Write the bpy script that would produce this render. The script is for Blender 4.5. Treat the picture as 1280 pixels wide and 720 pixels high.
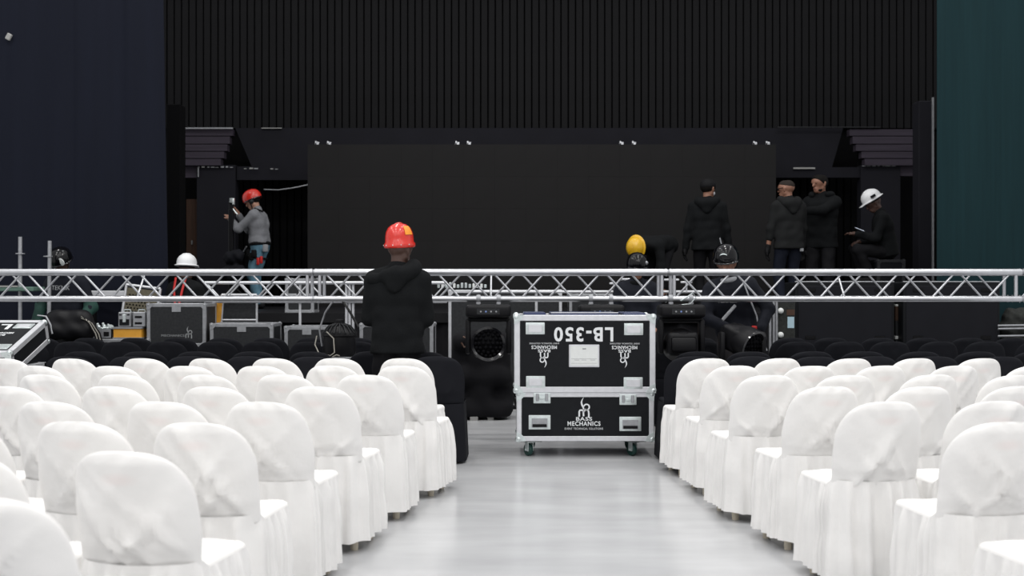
import bpy, bmesh, math, random
import numpy as np
from mathutils import Vector, Matrix, noise

random.seed(7)
for o in list(bpy.data.objects):
    bpy.data.objects.remove(o)
S = bpy.context.scene
COL = S.collection
PI = math.pi

# ------------------------------------------------------------------ camera
FPX, CAMH = 1400.0, 1.36
cam = bpy.data.cameras.new('camera'); camo = bpy.data.objects.new('camera', cam); COL.objects.link(camo)
cam.sensor_width = 36.0; cam.lens = FPX / 1280 * 36.0
camo.location = (0, 0, CAMH); camo.rotation_euler = (PI / 2, 0, 0)
cam.clip_end = 200
cam.dof.use_dof = True; cam.dof.focus_distance = 9.2; cam.dof.aperture_fstop = 2.8
S.camera = camo

# ------------------------------------------------------------------ world, lamps, exposure
w = bpy.data.worlds.new('hall_ambient'); S.world = w; w.use_nodes = True
w.node_tree.nodes['Background'].inputs[0].default_value = (0.97, 0.975, 1.0, 1)
w.node_tree.nodes['Background'].inputs[1].default_value = 0.66
LAMP_W = 82.0
for ly in (-6.5, -2.5, 1.5, 5.5, 9.5, 13.0):
    for lx in (-6.0, -2.0, 2.0, 6.0):
        L = bpy.data.lights.new('high_bay_lamp', 'AREA'); L.shape = 'DISK'; L.size = 0.55
        L.energy = LAMP_W * (0.7 if ly > 12 else 1.0); L.color = (1.0, 0.985, 0.96)
        lo = bpy.data.objects.new('high_bay_lamp', L); COL.objects.link(lo); lo.location = (lx, ly, 8.6)
vs = S.view_settings
vs.view_transform = 'Standard'; vs.look = 'None'; vs.exposure = 0.0; vs.gamma = 1.0; vs.use_curve_mapping = False


def W(px, py, d):
    return Vector(((px - 640) * d / FPX, d, CAMH - (py - 360) * d / FPX))


def WX(px, d): return (px - 640) * d / FPX
def WZ(py, d): return CAMH - (py - 360) * d / FPX


# ------------------------------------------------------------------ materials
def mat(name, col, rough=0.6, metal=0.0, noise_amt=0.0, nscale=8.0, bump=0.0, bscale=60.0, spec=0.5, coat=0.0, emit=0.0, trans=0.0, stretch=None, sheen=0.0):
    m = bpy.data.materials.new(name); m.use_nodes = True
    nt = m.node_tree; b = nt.nodes['Principled BSDF']
    c = (col[0], col[1], col[2], 1)
    b.inputs['Base Color'].default_value = c
    b.inputs['Roughness'].default_value = rough; b.inputs['Metallic'].default_value = metal
    b.inputs['Specular IOR Level'].default_value = spec
    b.inputs['Coat Weight'].default_value = coat; b.inputs['Coat Roughness'].default_value = 0.08
    b.inputs['Sheen Weight'].default_value = sheen
    tc = nt.nodes.new('ShaderNodeTexCoord'); vec = tc.outputs['Object']
    if stretch:
        mp = nt.nodes.new('ShaderNodeMapping'); mp.inputs['Scale'].default_value = stretch
        nt.links.new(vec, mp.inputs['Vector']); vec = mp.outputs['Vector']
    if noise_amt > 0:
        n = nt.nodes.new('ShaderNodeTexNoise'); n.inputs['Scale'].default_value = nscale; n.inputs['Detail'].default_value = 5
        nt.links.new(vec, n.inputs['Vector'])
        r = nt.nodes.new('ShaderNodeMapRange'); r.inputs[1].default_value = 0.3; r.inputs[2].default_value = 0.7
        r.inputs[3].default_value = 1 - noise_amt; r.inputs[4].default_value = 1 + noise_amt
        nt.links.new(n.outputs['Fac'], r.inputs[0])
        mx = nt.nodes.new('ShaderNodeVectorMath'); mx.operation = 'SCALE'; mx.inputs[0].default_value = col
        nt.links.new(r.outputs[0], mx.inputs['Scale']); nt.links.new(mx.outputs[0], b.inputs['Base Color'])
    if bump > 0:
        n2 = nt.nodes.new('ShaderNodeTexNoise'); n2.inputs['Scale'].default_value = bscale; n2.inputs['Detail'].default_value = 4
        nt.links.new(vec, n2.inputs['Vector'])
        bp = nt.nodes.new('ShaderNodeBump'); bp.inputs['Strength'].default_value = bump; bp.inputs['Distance'].default_value = 0.01
        nt.links.new(n2.outputs['Fac'], bp.inputs['Height']); nt.links.new(bp.outputs[0], b.inputs['Normal'])
    if emit > 0:
        b.inputs['Emission Color'].default_value = c; b.inputs['Emission Strength'].default_value = emit
    return m


M = {}
M['white_cloth'] = mat('white_cloth', (0.84, 0.83, 0.815), 0.9, bump=0.25, bscale=26, spec=0.2, noise_amt=0.02, nscale=3)
M['black_cloth'] = mat('black_cloth', (0.006, 0.0066, 0.0098), 0.8, bump=0.15, bscale=60, spec=0.2)
M['drape'] = mat('drape', (0.0045, 0.0045, 0.006), 0.85, bump=0.2, bscale=20, spec=0.2)
M['leg_plastic'] = mat('leg_plastic', (0.62, 0.56, 0.45), 0.45)
M['alu'] = mat('alu', (0.60, 0.61, 0.635), 0.36, 0.9, noise_amt=0.06, nscale=14, bump=0.03, bscale=90)
M['alu_edge'] = mat('alu_edge', (0.70, 0.71, 0.74), 0.45, 0.55, noise_amt=0.06, nscale=20)
M['zinc'] = mat('zinc', (0.66, 0.72, 0.72), 0.35, 0.65, noise_amt=0.10, nscale=30)
M['alu_dull'] = mat('alu_dull', (0.38, 0.39, 0.41), 0.5, 0.6, noise_amt=0.12, nscale=20)
M['laminate'] = mat('laminate', (0.0085, 0.0095, 0.0115), 0.5, noise_amt=0.12, nscale=25, bump=0.08, bscale=220, spec=0.15)
M['laminate_old'] = mat('laminate_old', (0.022, 0.0235, 0.026), 0.55, noise_amt=0.3, nscale=40, bump=0.1, bscale=150, spec=0.3)
M['print'] = mat('print', (0.72, 0.74, 0.76), 0.6)
M['print_dim'] = mat('print_dim', (0.30, 0.31, 0.32), 0.7)
M['paper'] = mat('paper', (0.72, 0.74, 0.73), 0.7, noise_amt=0.03, nscale=30)
M['dark_print'] = mat('dark_print', (0.06, 0.06, 0.06), 0.7)
M['blue_lid'] = mat('blue_lid', (0.02, 0.03, 0.09), 0.35)
M['wheel'] = mat('wheel', (0.008, 0.045, 0.038), 0.5)
M['rubber'] = mat('rubber', (0.007, 0.007, 0.008), 0.7, spec=0.15)
M['black_plastic'] = mat('black_plastic', (0.008, 0.008, 0.0095), 0.45, bump=0.05, bscale=120, spec=0.2)
M['black_gloss'] = mat('black_gloss', (0.006, 0.006, 0.008), 0.12, coat=0.4)
M['lens'] = mat('lens', (0.003, 0.003, 0.004), 0.6, spec=0.05)
M['screen'] = mat('screen', (0.0145, 0.014, 0.0144), 0.62, noise_amt=0.08, nscale=1.5, bump=0.05, bscale=300, spec=0.12)
M['led_dot'] = mat('led_dot', (0.15, 0.22, 0.45), 0.4, emit=0.25)
M['curtain_navy'] = mat('curtain_navy', (0.0052, 0.007, 0.015), 0.85, noise_amt=0.07, nscale=3, stretch=(3, 1, 0.15), bump=0.12, bscale=40, spec=0.2)
M['curtain_teal'] = mat('curtain_teal', (0.006, 0.0245, 0.029), 0.85, noise_amt=0.10, nscale=6, stretch=(4, 1, 0.12), bump=0.12, bscale=40, spec=0.2)
M['slat'] = mat('slat', (0.0068, 0.0068, 0.0077), 0.7, noise_amt=0.12, nscale=3, spec=0.15)
M['wall_black'] = mat('wall_black', (0.0025, 0.0025, 0.003), 0.9, spec=0.1)
M['wall_dark'] = mat('wall_dark', (0.0088, 0.0088, 0.0128), 0.8, noise_amt=0.12, nscale=2.5, spec=0.2)
M['board_dark'] = mat('board_dark', (0.038, 0.031, 0.044), 0.7, noise_amt=0.2, nscale=4, stretch=(0.3, 1, 6), spec=0.25)
M['stage_black'] = mat('stage_black', (0.005, 0.005, 0.0065), 0.55, noise_amt=0.2, nscale=5, spec=0.3)
M['grille'] = mat('grille', (0.0115, 0.012, 0.0155), 0.75, noise_amt=0.1, nscale=4, spec=0.15)
M['tape'] = mat('tape', (0.32, 0.32, 0.31), 0.6)
M['brown_wood'] = mat('brown_wood', (0.06, 0.026, 0.013), 0.6, noise_amt=0.2, nscale=6, stretch=(6, 6, 0.5))
M['orange'] = mat('orange', (0.75, 0.36, 0.04), 0.5, noise_amt=0.06, nscale=15)
M['mesh_plate'] = mat('mesh_plate', (0.10, 0.088, 0.055), 0.6, noise_amt=0.25, nscale=60)
M['blue_sticker'] = mat('blue_sticker', (0.42, 0.58, 0.66), 0.6)
M['green'] = mat('green', (0.007, 0.045, 0.034), 0.75, noise_amt=0.15, nscale=15)
M['plank_green'] = mat('plank_green', (0.09, 0.16, 0.13), 0.7, noise_amt=0.2, nscale=15)
M['white_board'] = mat('white_board', (0.62, 0.63, 0.66), 0.6)
M['cable'] = mat('cable', (0.42, 0.40, 0.35), 0.5)
M['cable_dark'] = mat('cable_dark', (0.02, 0.02, 0.02), 0.5)
M['red'] = mat('red', (0.55, 0.02, 0.018), 0.45)
M['hat_red'] = mat('hat_red', (0.62, 0.028, 0.018), 0.25, coat=0.3, spec=0.5)
M['hat_white'] = mat('hat_white', (0.78, 0.79, 0.80), 0.35, spec=0.5)
M['hat_yellow'] = mat('hat_yellow', (0.72, 0.42, 0.015), 0.28, coat=0.3)
M['hat_black'] = mat('hat_black', (0.003, 0.003, 0.004), 0.10, spec=0.35)
M['sticker_orange'] = mat('sticker_orange', (0.85, 0.30, 0.02), 0.5)
M['skin_dark'] = mat('skin_dark', (0.075, 0.038, 0.028), 0.55, noise_amt=0.08, nscale=12)
M['skin_tan'] = mat('skin_tan', (0.27, 0.13, 0.085), 0.55, noise_amt=0.08, nscale=12)
M['skin_light'] = mat('skin_light', (0.46, 0.25, 0.175), 0.55, noise_amt=0.08, nscale=12)
M['hair'] = mat('hair', (0.006, 0.005, 0.0045), 0.7, bump=0.5, bscale=180, spec=0.12)
M['hair_grey'] = mat('hair_grey', (0.03, 0.024, 0.021), 0.8, bump=0.4, bscale=180, spec=0.1)
M['eye'] = mat('eye', (0.02, 0.015, 0.012), 0.2)
M['lip'] = mat('lip', (0.18, 0.06, 0.05), 0.5)
M['hoodie_black'] = mat('hoodie_black', (0.0058, 0.0066, 0.0075), 0.9, noise_amt=0.12, nscale=6, bump=0.3, bscale=90, spec=0.15)
M['hoodie_charcoal'] = mat('hoodie_charcoal', (0.0135, 0.0142, 0.0148), 0.9, noise_amt=0.12, nscale=6, bump=0.3, bscale=90, spec=0.15)
M['jacket_navy'] = mat('jacket_navy', (0.0075, 0.009, 0.015), 0.85, noise_amt=0.12, nscale=6, bump=0.25, bscale=70, spec=0.25)
M['sweat_grey'] = mat('sweat_grey', (0.2, 0.205, 0.22), 0.9, noise_amt=0.08, nscale=30, bump=0.3, bscale=120, spec=0.2)
M['trouser_black'] = mat('trouser_black', (0.0055, 0.0055, 0.007), 0.85, noise_amt=0.12, nscale=6, bump=0.25, bscale=70, spec=0.2)
M['trouser_grey'] = mat('trouser_grey', (0.035, 0.033, 0.036), 0.85, noise_amt=0.12, nscale=10, bump=0.25, bscale=90, spec=0.2)
M['jeans'] = mat('jeans', (0.105, 0.21, 0.28), 0.85, noise_amt=0.2, nscale=14, bump=0.3, bscale=120, spec=0.2)
M['jeans_dark'] = mat('jeans_dark', (0.009, 0.0115, 0.021), 0.85, noise_amt=0.2, nscale=14, bump=0.3, bscale=120, spec=0.2)
M['glass_dark'] = mat('glass_dark', (0.02, 0.02, 0.02), 0.2)
M['phone_screen'] = mat('phone_screen', (0.55, 0.6, 0.7), 0.3, emit=0.5)
M['grey_cloth'] = mat('grey_cloth', (0.30, 0.31, 0.33), 0.8, bump=0.3, bscale=80)
M['pile_dark'] = mat('pile_dark', (0.016, 0.018, 0.016), 0.8, noise_amt=0.4, nscale=25, bump=0.5, bscale=40)

# white cover back: cloth with the faint pink print of the chair showing through near the top
def back_cover_material():
    m = M['white_cloth'].copy(); m.name = 'white_cover_back'; nt = m.node_tree; b = nt.nodes['Principled BSDF']
    tc = [n for n in nt.nodes if n.type == 'TEX_COORD'][0]
    sub = nt.nodes.new('ShaderNodeVectorMath'); sub.operation = 'SUBTRACT'; sub.inputs[1].default_value = (0, -0.07, 0.775)
    nt.links.new(tc.outputs['Object'], sub.inputs[0])
    sc = nt.nodes.new('ShaderNodeVectorMath'); sc.operation = 'MULTIPLY'; sc.inputs[1].default_value = (17, 4, 45)
    nt.links.new(sub.outputs[0], sc.inputs[0])
    ln = nt.nodes.new('ShaderNodeVectorMath'); ln.operation = 'LENGTH'; nt.links.new(sc.outputs[0], ln.inputs[0])
    r = nt.nodes.new('ShaderNodeMapRange'); r.inputs[1].default_value = 0.4; r.inputs[2].default_value = 1.25
    r.inputs[3].default_value = 0.20; r.inputs[4].default_value = 0.0
    nt.links.new(ln.outputs['Value'], r.inputs[0])
    src = b.inputs['Base Color'].links[0].from_socket
    mx = nt.nodes.new('ShaderNodeMix'); mx.data_type = 'RGBA'
    nt.links.new(r.outputs[0], mx.inputs[0]); nt.links.new(src, mx.inputs[6]); mx.inputs[7].default_value = (0.80, 0.60, 0.57, 1)
    nt.links.new(mx.outputs[2], b.inputs['Base Color'])
    return m
M['white_cover_back'] = back_cover_material()

def floor_material():
    m = bpy.data.materials.new('epoxy_floor'); m.use_nodes = True; nt = m.node_tree; b = nt.nodes['Principled BSDF']
    tc = nt.nodes.new('ShaderNodeTexCoord')
    mp = nt.nodes.new('ShaderNodeMapping'); mp.inputs['Scale'].default_value = (0.7, 2.2, 1)
    nt.links.new(tc.outputs['Object'], mp.inputs[0])
    n = nt.nodes.new('ShaderNodeTexNoise'); n.inputs['Scale'].default_value = 1.6; n.inputs['Detail'].default_value = 6
    nt.links.new(mp.outputs[0], n.inputs['Vector'])
    cr = nt.nodes.new('ShaderNodeValToRGB')
    cr.color_ramp.elements[0].position = 0.3; cr.color_ramp.elements[0].color = (0.445, 0.45, 0.462, 1)
    cr.color_ramp.elements[1].position = 0.7; cr.color_ramp.elements[1].color = (0.525, 0.53, 0.542, 1)
    nt.links.new(n.outputs['Fac'], cr.inputs[0]); nt.links.new(cr.outputs[0], b.inputs['Base Color'])
    r = nt.nodes.new('ShaderNodeMapRange'); r.inputs[3].default_value = 0.16; r.inputs[4].default_value = 0.30
    nt.links.new(n.outputs['Fac'], r.inputs[0]); nt.links.new(r.outputs[0], b.inputs['Roughness'])
    n2 = nt.nodes.new('ShaderNodeTexNoise'); n2.inputs['Scale'].default_value = 14; n2.inputs['Detail'].default_value = 3
    nt.links.new(tc.outputs['Object'], n2.inputs['Vector'])
    bp = nt.nodes.new('ShaderNodeBump'); bp.inputs['Strength'].default_value = 0.03
    nt.links.new(n2.outputs['Fac'], bp.inputs['Height']); nt.links.new(bp.outputs[0], b.inputs['Normal'])
    b.inputs['Specular IOR Level'].default_value = 0.45
    return m
M['floor'] = floor_material()


# ------------------------------------------------------------------ mesh helpers
class MB:
    def __init__(s): s.v = []; s.f = []
    def add(s, v, f):
        o = len(s.v); s.v += [tuple(p) for p in v]; s.f += [tuple(i + o for i in q) for q in f]; return s
    def box(s, x0, x1, y0, y1, z0, z1):
        v = [(x0, y0, z0), (x1, y0, z0), (x1, y1, z0), (x0, y1, z0), (x0, y0, z1), (x1, y0, z1), (x1, y1, z1), (x0, y1, z1)]
        return s.add(v, [(0, 3, 2, 1), (4, 5, 6, 7), (0, 1, 5, 4), (1, 2, 6, 5), (2, 3, 7, 6), (3, 0, 4, 7)])
    def rbox(s, x0, x1, y0, y1, z0, z1, r=0.02, seg=3):
        bm = bmesh.new(); bmesh.ops.create_cube(bm, size=1)
        for v in bm.verts:
            v.co = Vector((x0 + (v.co.x + .5) * (x1 - x0), y0 + (v.co.y + .5) * (y1 - y0), z0 + (v.co.z + .5) * (z1 - z0)))
        bmesh.ops.bevel(bm, geom=bm.edges[:], offset=r, segments=seg, affect='EDGES', profile=0.5)
        return s.bm(bm)
    def bm(s, bm, mtx=None):
        if mtx: bm.transform(mtx)
        bm.verts.index_update()
        s.add([v.co[:] for v in bm.verts], [[v.index for v in f.verts] for f in bm.faces]); bm.free(); return s
    def tube(s, pts, r, n=8, caps=True):
        pts = [Vector(p) for p in pts]; rs = r if isinstance(r, (list, tuple)) else [r] * len(pts)
        ring = []; up = None
        for i, p in enumerate(pts):
            t = (pts[min(i + 1, len(pts) - 1)] - pts[max(i - 1, 0)]).normalized()
            if up is None:
                up = Vector((0, 0, 1)) if abs(t.z) < 0.9 else Vector((0, 1, 0))
            a = t.cross(up).normalized(); up = a.cross(t).normalized()
            ring.append([p + (a * math.cos(2 * PI * k / n) + up * math.sin(2 * PI * k / n)) * rs[i] for k in range(n)])
        v = [q for rg in ring for q in rg]; f = []
        for i in range(len(pts) - 1):
            for k in range(n):
                f.append((i * n + k, i * n + (k + 1) % n, (i + 1) * n + (k + 1) % n, (i + 1) * n + k))
        if caps:
            f.append(tuple(range(n - 1, -1, -1))); f.append(tuple((len(pts) - 1) * n + k for k in range(n)))
        return s.add(v, f)
    def lathe(s, prof, n=24, axis='Z', c=(0, 0, 0), sx=1, sy=1, ring=False):
        v = []; f = []; c = Vector(c)
        if ring: prof = list(prof) + [prof[0]]
        for (r, z) in prof:
            for k in range(n):
                a = 2 * PI * k / n; p = (r * math.cos(a) * sx, r * math.sin(a) * sy, z)
                if axis == 'Y': p = (p[0], z, p[1])
                if axis == 'X': p = (z, p[0], p[1])
                v.append(c + Vector(p))
        for i in range(len(prof) - 1):
            for k in range(n):
                f.append((i * n + k, i * n + (k + 1) % n, (i + 1) * n + (k + 1) % n, (i + 1) * n + k))
        if not ring: f.append(tuple(range(n - 1, -1, -1))); f.append(tuple((len(prof) - 1) * n + k for k in range(n)))
        return s.add(v, f)
    def prism_xz(s, poly, y0, y1):
        n = len(poly); v = [(x, y0, z) for x, z in poly] + [(x, y1, z) for x, z in poly]
        f = [tuple(range(n)), tuple(range(2 * n - 1, n - 1, -1))] + [(i, i + n, (i + 1) % n + n, (i + 1) % n) for i in range(n)]
        return s.add(v, f)
    def sphere(s, c, r, u=16, v=10, sc=(1, 1, 1)):
        bm = bmesh.new(); bmesh.ops.create_uvsphere(bm, u_segments=u, v_segments=v, radius=r)
        return s.bm(bm, Matrix.Translation(c) @ Matrix.Diagonal((*sc, 1)))
    def mesh(s, name, smooth=None):
        me = bpy.data.meshes.new(name); me.from_pydata(s.v, [], s.f); me.validate()
        b = bmesh.new(); b.from_mesh(me); bmesh.ops.recalc_face_normals(b, faces=b.faces[:]); b.to_mesh(me); b.free()
        if smooth: shade(me, smooth)
        return me


def shade(me, ang):
    for p in me.polygons: p.use_smooth = True
    if ang < 180:
        try: me.set_sharp_from_angle(angle=math.radians(ang))
        except Exception: pass


def obj(name, mb, m, parent=None, smooth=None, loc=None):
    me = mb if isinstance(mb, bpy.types.Mesh) else mb.mesh(name, smooth)
    if m is not None and not me.materials: me.materials.append(M[m] if isinstance(m, str) else m)
    o = bpy.data.objects.new(name, me); COL.objects.link(o)
    if parent: o.parent = parent
    if loc is not None: o.location = loc
    return o


def tag(o, label, cat, group=None):
    o['label'] = label; o['category'] = cat
    if group: o['group'] = group
    return o


def thing(name, label, cat, loc=(0, 0, 0), rz=0.0, group=None):
    o = bpy.data.objects.new(name, None); COL.objects.link(o); o.empty_display_size = 0.1
    o.location = loc; o.rotation_euler = (0, 0, rz)
    return tag(o, label, cat, group)


def struct(name, mb, m, parent=None, smooth=None):
    o = obj(name, mb, m, parent, smooth)
    if not parent: o['kind'] = 'structure'
    return o


def text_obj(name, body, size, m, parent, loc, flip=False, bold=0.0, width=None, extr=0.0008, rot=None, spacing=1.0):
    cu = bpy.data.curves.new('t', 'FONT'); cu.body = body; cu.size = size; cu.align_x = 'CENTER'; cu.align_y = 'CENTER'
    cu.extrude = extr; cu.offset = bold; cu.space_character = spacing; cu.resolution_u = 3
    t = bpy.data.objects.new('t', cu); COL.objects.link(t)
    dg = bpy.context.evaluated_depsgraph_get(); dg.update()
    me = bpy.data.meshes.new_from_object(t.evaluated_get(dg)); bpy.data.objects.remove(t)
    me.name = name; me.materials.clear()
    xs = [v.co.x for v in me.vertices]
    if width: 
        k = width / (max(xs) - min(xs)); me.transform(Matrix.Diagonal((k, 1, 1, 1)))
    o = obj(name, me, m, parent); o.location = loc
    o.rotation_euler = rot if rot else (PI / 2, PI if flip else 0, 0)
    return o


def ribbon(mb, pts, ws, y0, y1):
    """flat printed stroke in the xz plane"""
    n = len(pts); L = []; R = []
    for i in range(n):
        a = Vector(pts[max(i - 1, 0)]); b = Vector(pts[min(i + 1, n - 1)]); t = (b - a).normalized(); nn = Vector((-t.y, t.x))
        p = Vector(pts[i]); ww = ws[i] if isinstance(ws, (list, tuple)) else ws
        L.append(p + nn * ww / 2); R.append(p - nn * ww / 2)
    v = [(p.x, y0, p.y) for p in L] + [(p.x, y0, p.y) for p in R] + [(p.x, y1, p.y) for p in L] + [(p.x, y1, p.y) for p in R]
    f = []
    for i in range(n - 1):
        f += [(i, i + 1, n + i + 1, n + i), (2 * n + i, 3 * n + i, 3 * n + i + 1, 2 * n + i + 1), (i, 2 * n + i, 2 * n + i + 1, i + 1), (n + i, n + i + 1, 3 * n + i + 1, 3 * n + i)]
    f += [(0, n, 3 * n, 2 * n), (n - 1, 3 * n - 1, 4 * n - 1, 2 * n - 1)]
    mb.add(v, f)


# ------------------------------------------------------------------ SDF surfaces (people, cloth)
def sdf_mesh(name, prims, vox=0.012, k=0.02, cuts=(), disp=None):
    P = [(np.array(a, float), np.array(b, float), ra, rb) for a, b, ra, rb in prims]
    lo = np.min([np.minimum(a - ra, b - rb) for a, b, ra, rb in P], axis=0) - 0.05
    hi = np.max([np.maximum(a + ra, b + rb) for a, b, ra, rb in P], axis=0) + 0.05
    n = np.ceil((hi - lo) / vox).astype(int) + 1
    F = np.full(n, 0.15, np.float32)
    ax = [lo[i] + vox * np.arange(n[i]) for i in range(3)]
    for a, b, ra, rb in P:
        R = max(ra, rb) + k + 0.03
        i0 = np.maximum(((np.minimum(a, b) - R - lo) / vox).astype(int), 0); i1 = np.minimum(((np.maximum(a, b) + R - lo) / vox).astype(int) + 2, n)
        X, Y, Z = np.meshgrid(ax[0][i0[0]:i1[0]], ax[1][i0[1]:i1[1]], ax[2][i0[2]:i1[2]], indexing='ij', sparse=True)
        d = b - a; L2 = max(float(d @ d), 1e-9)
        h = np.clip(((X - a[0]) * d[0] + (Y - a[1]) * d[1] + (Z - a[2]) * d[2]) / L2, 0, 1)
        q = np.sqrt((X - a[0] - h * d[0]) ** 2 + (Y - a[1] - h * d[1]) ** 2 + (Z - a[2] - h * d[2]) ** 2) - (ra + (rb - ra) * h)
        sl = F[i0[0]:i1[0], i0[1]:i1[1], i0[2]:i1[2]]
        m = np.maximum(k - np.abs(sl - q), 0) / k
        F[i0[0]:i1[0], i0[1]:i1[1], i0[2]:i1[2]] = np.minimum(sl, q) - m * m * k * 0.25
    X, Y, Z = np.meshgrid(ax[0], ax[1], ax[2], indexing='ij', sparse=True)
    if disp is not None: F = F + disp(X, Y, Z)
    for p0, nn in cuts:
        F = np.maximum(F, (X - p0[0]) * nn[0] + (Y - p0[1]) * nn[1] + (Z - p0[2]) * nn[2])
    F[0], F[-1] = 1, 1; F[:, 0] = 1; F[:, -1] = 1; F[:, :, 0] = 1; F[:, :, -1] = 1
    ins = F < 0
    c = [ins[i:n[0] - 1 + i, j:n[1] - 1 + j, l:n[2] - 1 + l] for i in (0, 1) for j in (0, 1) for l in (0, 1)]
    cnt = sum(x.astype(np.int8) for x in c); act = (cnt > 0) & (cnt < 8)
    idx = np.full(act.shape, -1, np.int64); ci = np.argwhere(act); idx[act] = np.arange(len(ci))
    acc = np.zeros((len(ci), 3)); num = np.zeros(len(ci))
    cor = [(i, j, l) for i in (0, 1) for j in (0, 1) for l in (0, 1)]
    for A in range(8):
        for B in range(A + 1, 8):
            da = np.array(cor[A]); db = np.array(cor[B])
            if np.abs(da - db).sum() != 1: continue
            fa = F[ci[:, 0] + da[0], ci[:, 1] + da[1], ci[:, 2] + da[2]]; fb = F[ci[:, 0] + db[0], ci[:, 1] + db[1], ci[:, 2] + db[2]]
            s = (fa < 0) != (fb < 0); t = np.where(s, fa / np.where(s, fa - fb, 1), 0)
            acc += s[:, None] * (da + t[:, None] * (db - da)); num += s
    V = lo + vox * (ci + acc / num[:, None])
    Q = []
    for axd in range(3):
        o1, o2 = (axd + 1) % 3, (axd + 2) % 3
        sl0 = [slice(None)] * 3; sl1 = [slice(None)] * 3; sl0[axd] = slice(0, -1); sl1[axd] = slice(1, None)
        e = ins[tuple(sl0)] != ins[tuple(sl1)]
        E = np.argwhere(e); E = E[(E[:, o1] > 0) & (E[:, o2] > 0) & (E[:, o1] < n[o1] - 1) & (E[:, o2] < n[o2] - 1)]
        fl = ins[E[:, 0], E[:, 1], E[:, 2]]
        def cell(d1, d2):
            T = E.copy(); T[:, o1] -= d1; T[:, o2] -= d2; return idx[T[:, 0], T[:, 1], T[:, 2]]
        q = np.stack([cell(1, 1), cell(0, 1), cell(0, 0), cell(1, 0)], 1)
        q[~fl] = q[~fl][:, ::-1]; Q.append(q)
    Q = np.concatenate(Q); Q = Q[(Q >= 0).all(1)]
    me = bpy.data.meshes.new(name)
    me.vertices.add(len(V)); me.vertices.foreach_set('co', V.astype(np.float32).ravel())
    me.loops.add(Q.size); me.loops.foreach_set('vertex_index', Q.astype(np.int32).ravel())
    me.polygons.add(len(Q)); me.polygons.foreach_set('loop_start', np.arange(0, Q.size, 4, dtype=np.int32))
    me.polygons.foreach_set('loop_total', np.full(len(Q), 4, np.int32))
    me.update(calc_edges=True); me.validate()
    for p in me.polygons: p.use_smooth = True
    return me


# ================================================================== THE SETTING
struct('floor', MB().box(-14, 14, -8, 21, -0.1, 0.0), 'floor')

# stage deck with a black skirt
STZ = 1.05
deck = struct('stage_deck', MB().box(-7.6, 8.6, 13.9, 19.6, STZ - 0.12, STZ), 'stage_black')
sk = MB(); xs = np.linspace(-7.6, 8.6, 260)
v = []
for x in xs:
    y = 13.95 + 0.025 * math.sin(x * 17) + 0.01 * math.sin(x * 41)
    v += [(x, y, 0.0), (x, y, STZ - 0.12), (x, y + 0.012, 0.0), (x, y + 0.012, STZ - 0.12)]
f = []
for i in range(len(xs) - 1):
    a, b = 4 * i, 4 * i + 4
    f += [(a, b, b + 1, a + 1), (a + 2, a + 3, b + 3, b + 2), (a + 1, b + 1, b + 3, a + 3)]
sk.add(v, f); obj('stage_skirt', sk, 'drape', deck, 180)

# rear wall with vertical slats
DB = 19.0
wb = struct('wall_back', MB().box(-9, 10.5, DB, DB + 0.2, 0, 9.5), 'wall_black')
sd = 18.92
pitch = 9.1 * sd / FPX
slat = MB().rbox(-pitch * 0.43, pitch * 0.43, -0.05, 0.08, 0, 5.2, 0.008, 1).mesh('slat'); slat.materials.append(M['slat'])
nx = 0; x = WX(196, sd)
while x < WX(1190, sd):
    o = obj('slat', slat, None, wb, loc=(x, sd, WZ(161, sd))); x += pitch
# low slats seen in the dark stage openings
slat2 = MB().rbox(-pitch * 0.40, pitch * 0.40, -0.02, 0.08, 0, 2.2, 0.008, 1).mesh('slat'); slat2.materials.append(M['wall_black'])
for a, b in ((300, 390), (968, 1078)):
    x = WX(a, sd)
    while x < WX(b, sd): obj('slat', slat2, None, wb, loc=(x, sd, STZ)); x += pitch

# proscenium wall in front of it (fascia, piers, headers, stepped boards)
DP = 18.35
def R(x0, y0, x1, y1, d=DP, t=0.12): return MB().box(WX(x0, d), WX(x1, d), d, d + t, WZ(y1, d), WZ(y0, d))
fas = MB().prism_xz([(WX(a, DP), WZ(b, DP)) for a, b in ((294, 160), (1054, 160), (1040, 209), (315, 209))], DP, DP + 0.12)
ws_ = struct('wall_stage', fas, 'wall_dark')
obj('header', R(296, 208, 386, 225, DP - 0.05), 'wall_dark', ws_)
obj('header', R(386, 208, 968, 225, DP - 0.05), 'wall_dark', ws_)
obj('header', R(968, 209, 1075, 222, DP - 0.05), 'wall_dark', ws_)
obj('header', R(225, 206, 250, 222, DP - 0.05), 'board_dark', ws_)
obj('header', R(1122, 206, 1149, 220, DP - 0.05), 'board_dark', ws_)
zf = WZ(0, DP)
for a, b in ((248, 296), (1074, 1123)):
    obj('pier', MB().box(WX(a, DP), WX(b, DP), DP - 0.09, DP + 0.12, STZ, WZ(207, DP)), 'wall_dark', ws_)
obj('panel', MB().box(WX(219, DP), WX(229, DP), DP - 0.02, DP + 0.1, STZ, WZ(207, DP)), 'wall_black', ws_)
obj('panel', MB().box(WX(1145, DP), WX(1152, DP), DP - 0.02, DP + 0.1, STZ, WZ(207, DP)), 'wall_black', ws_)
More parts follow.
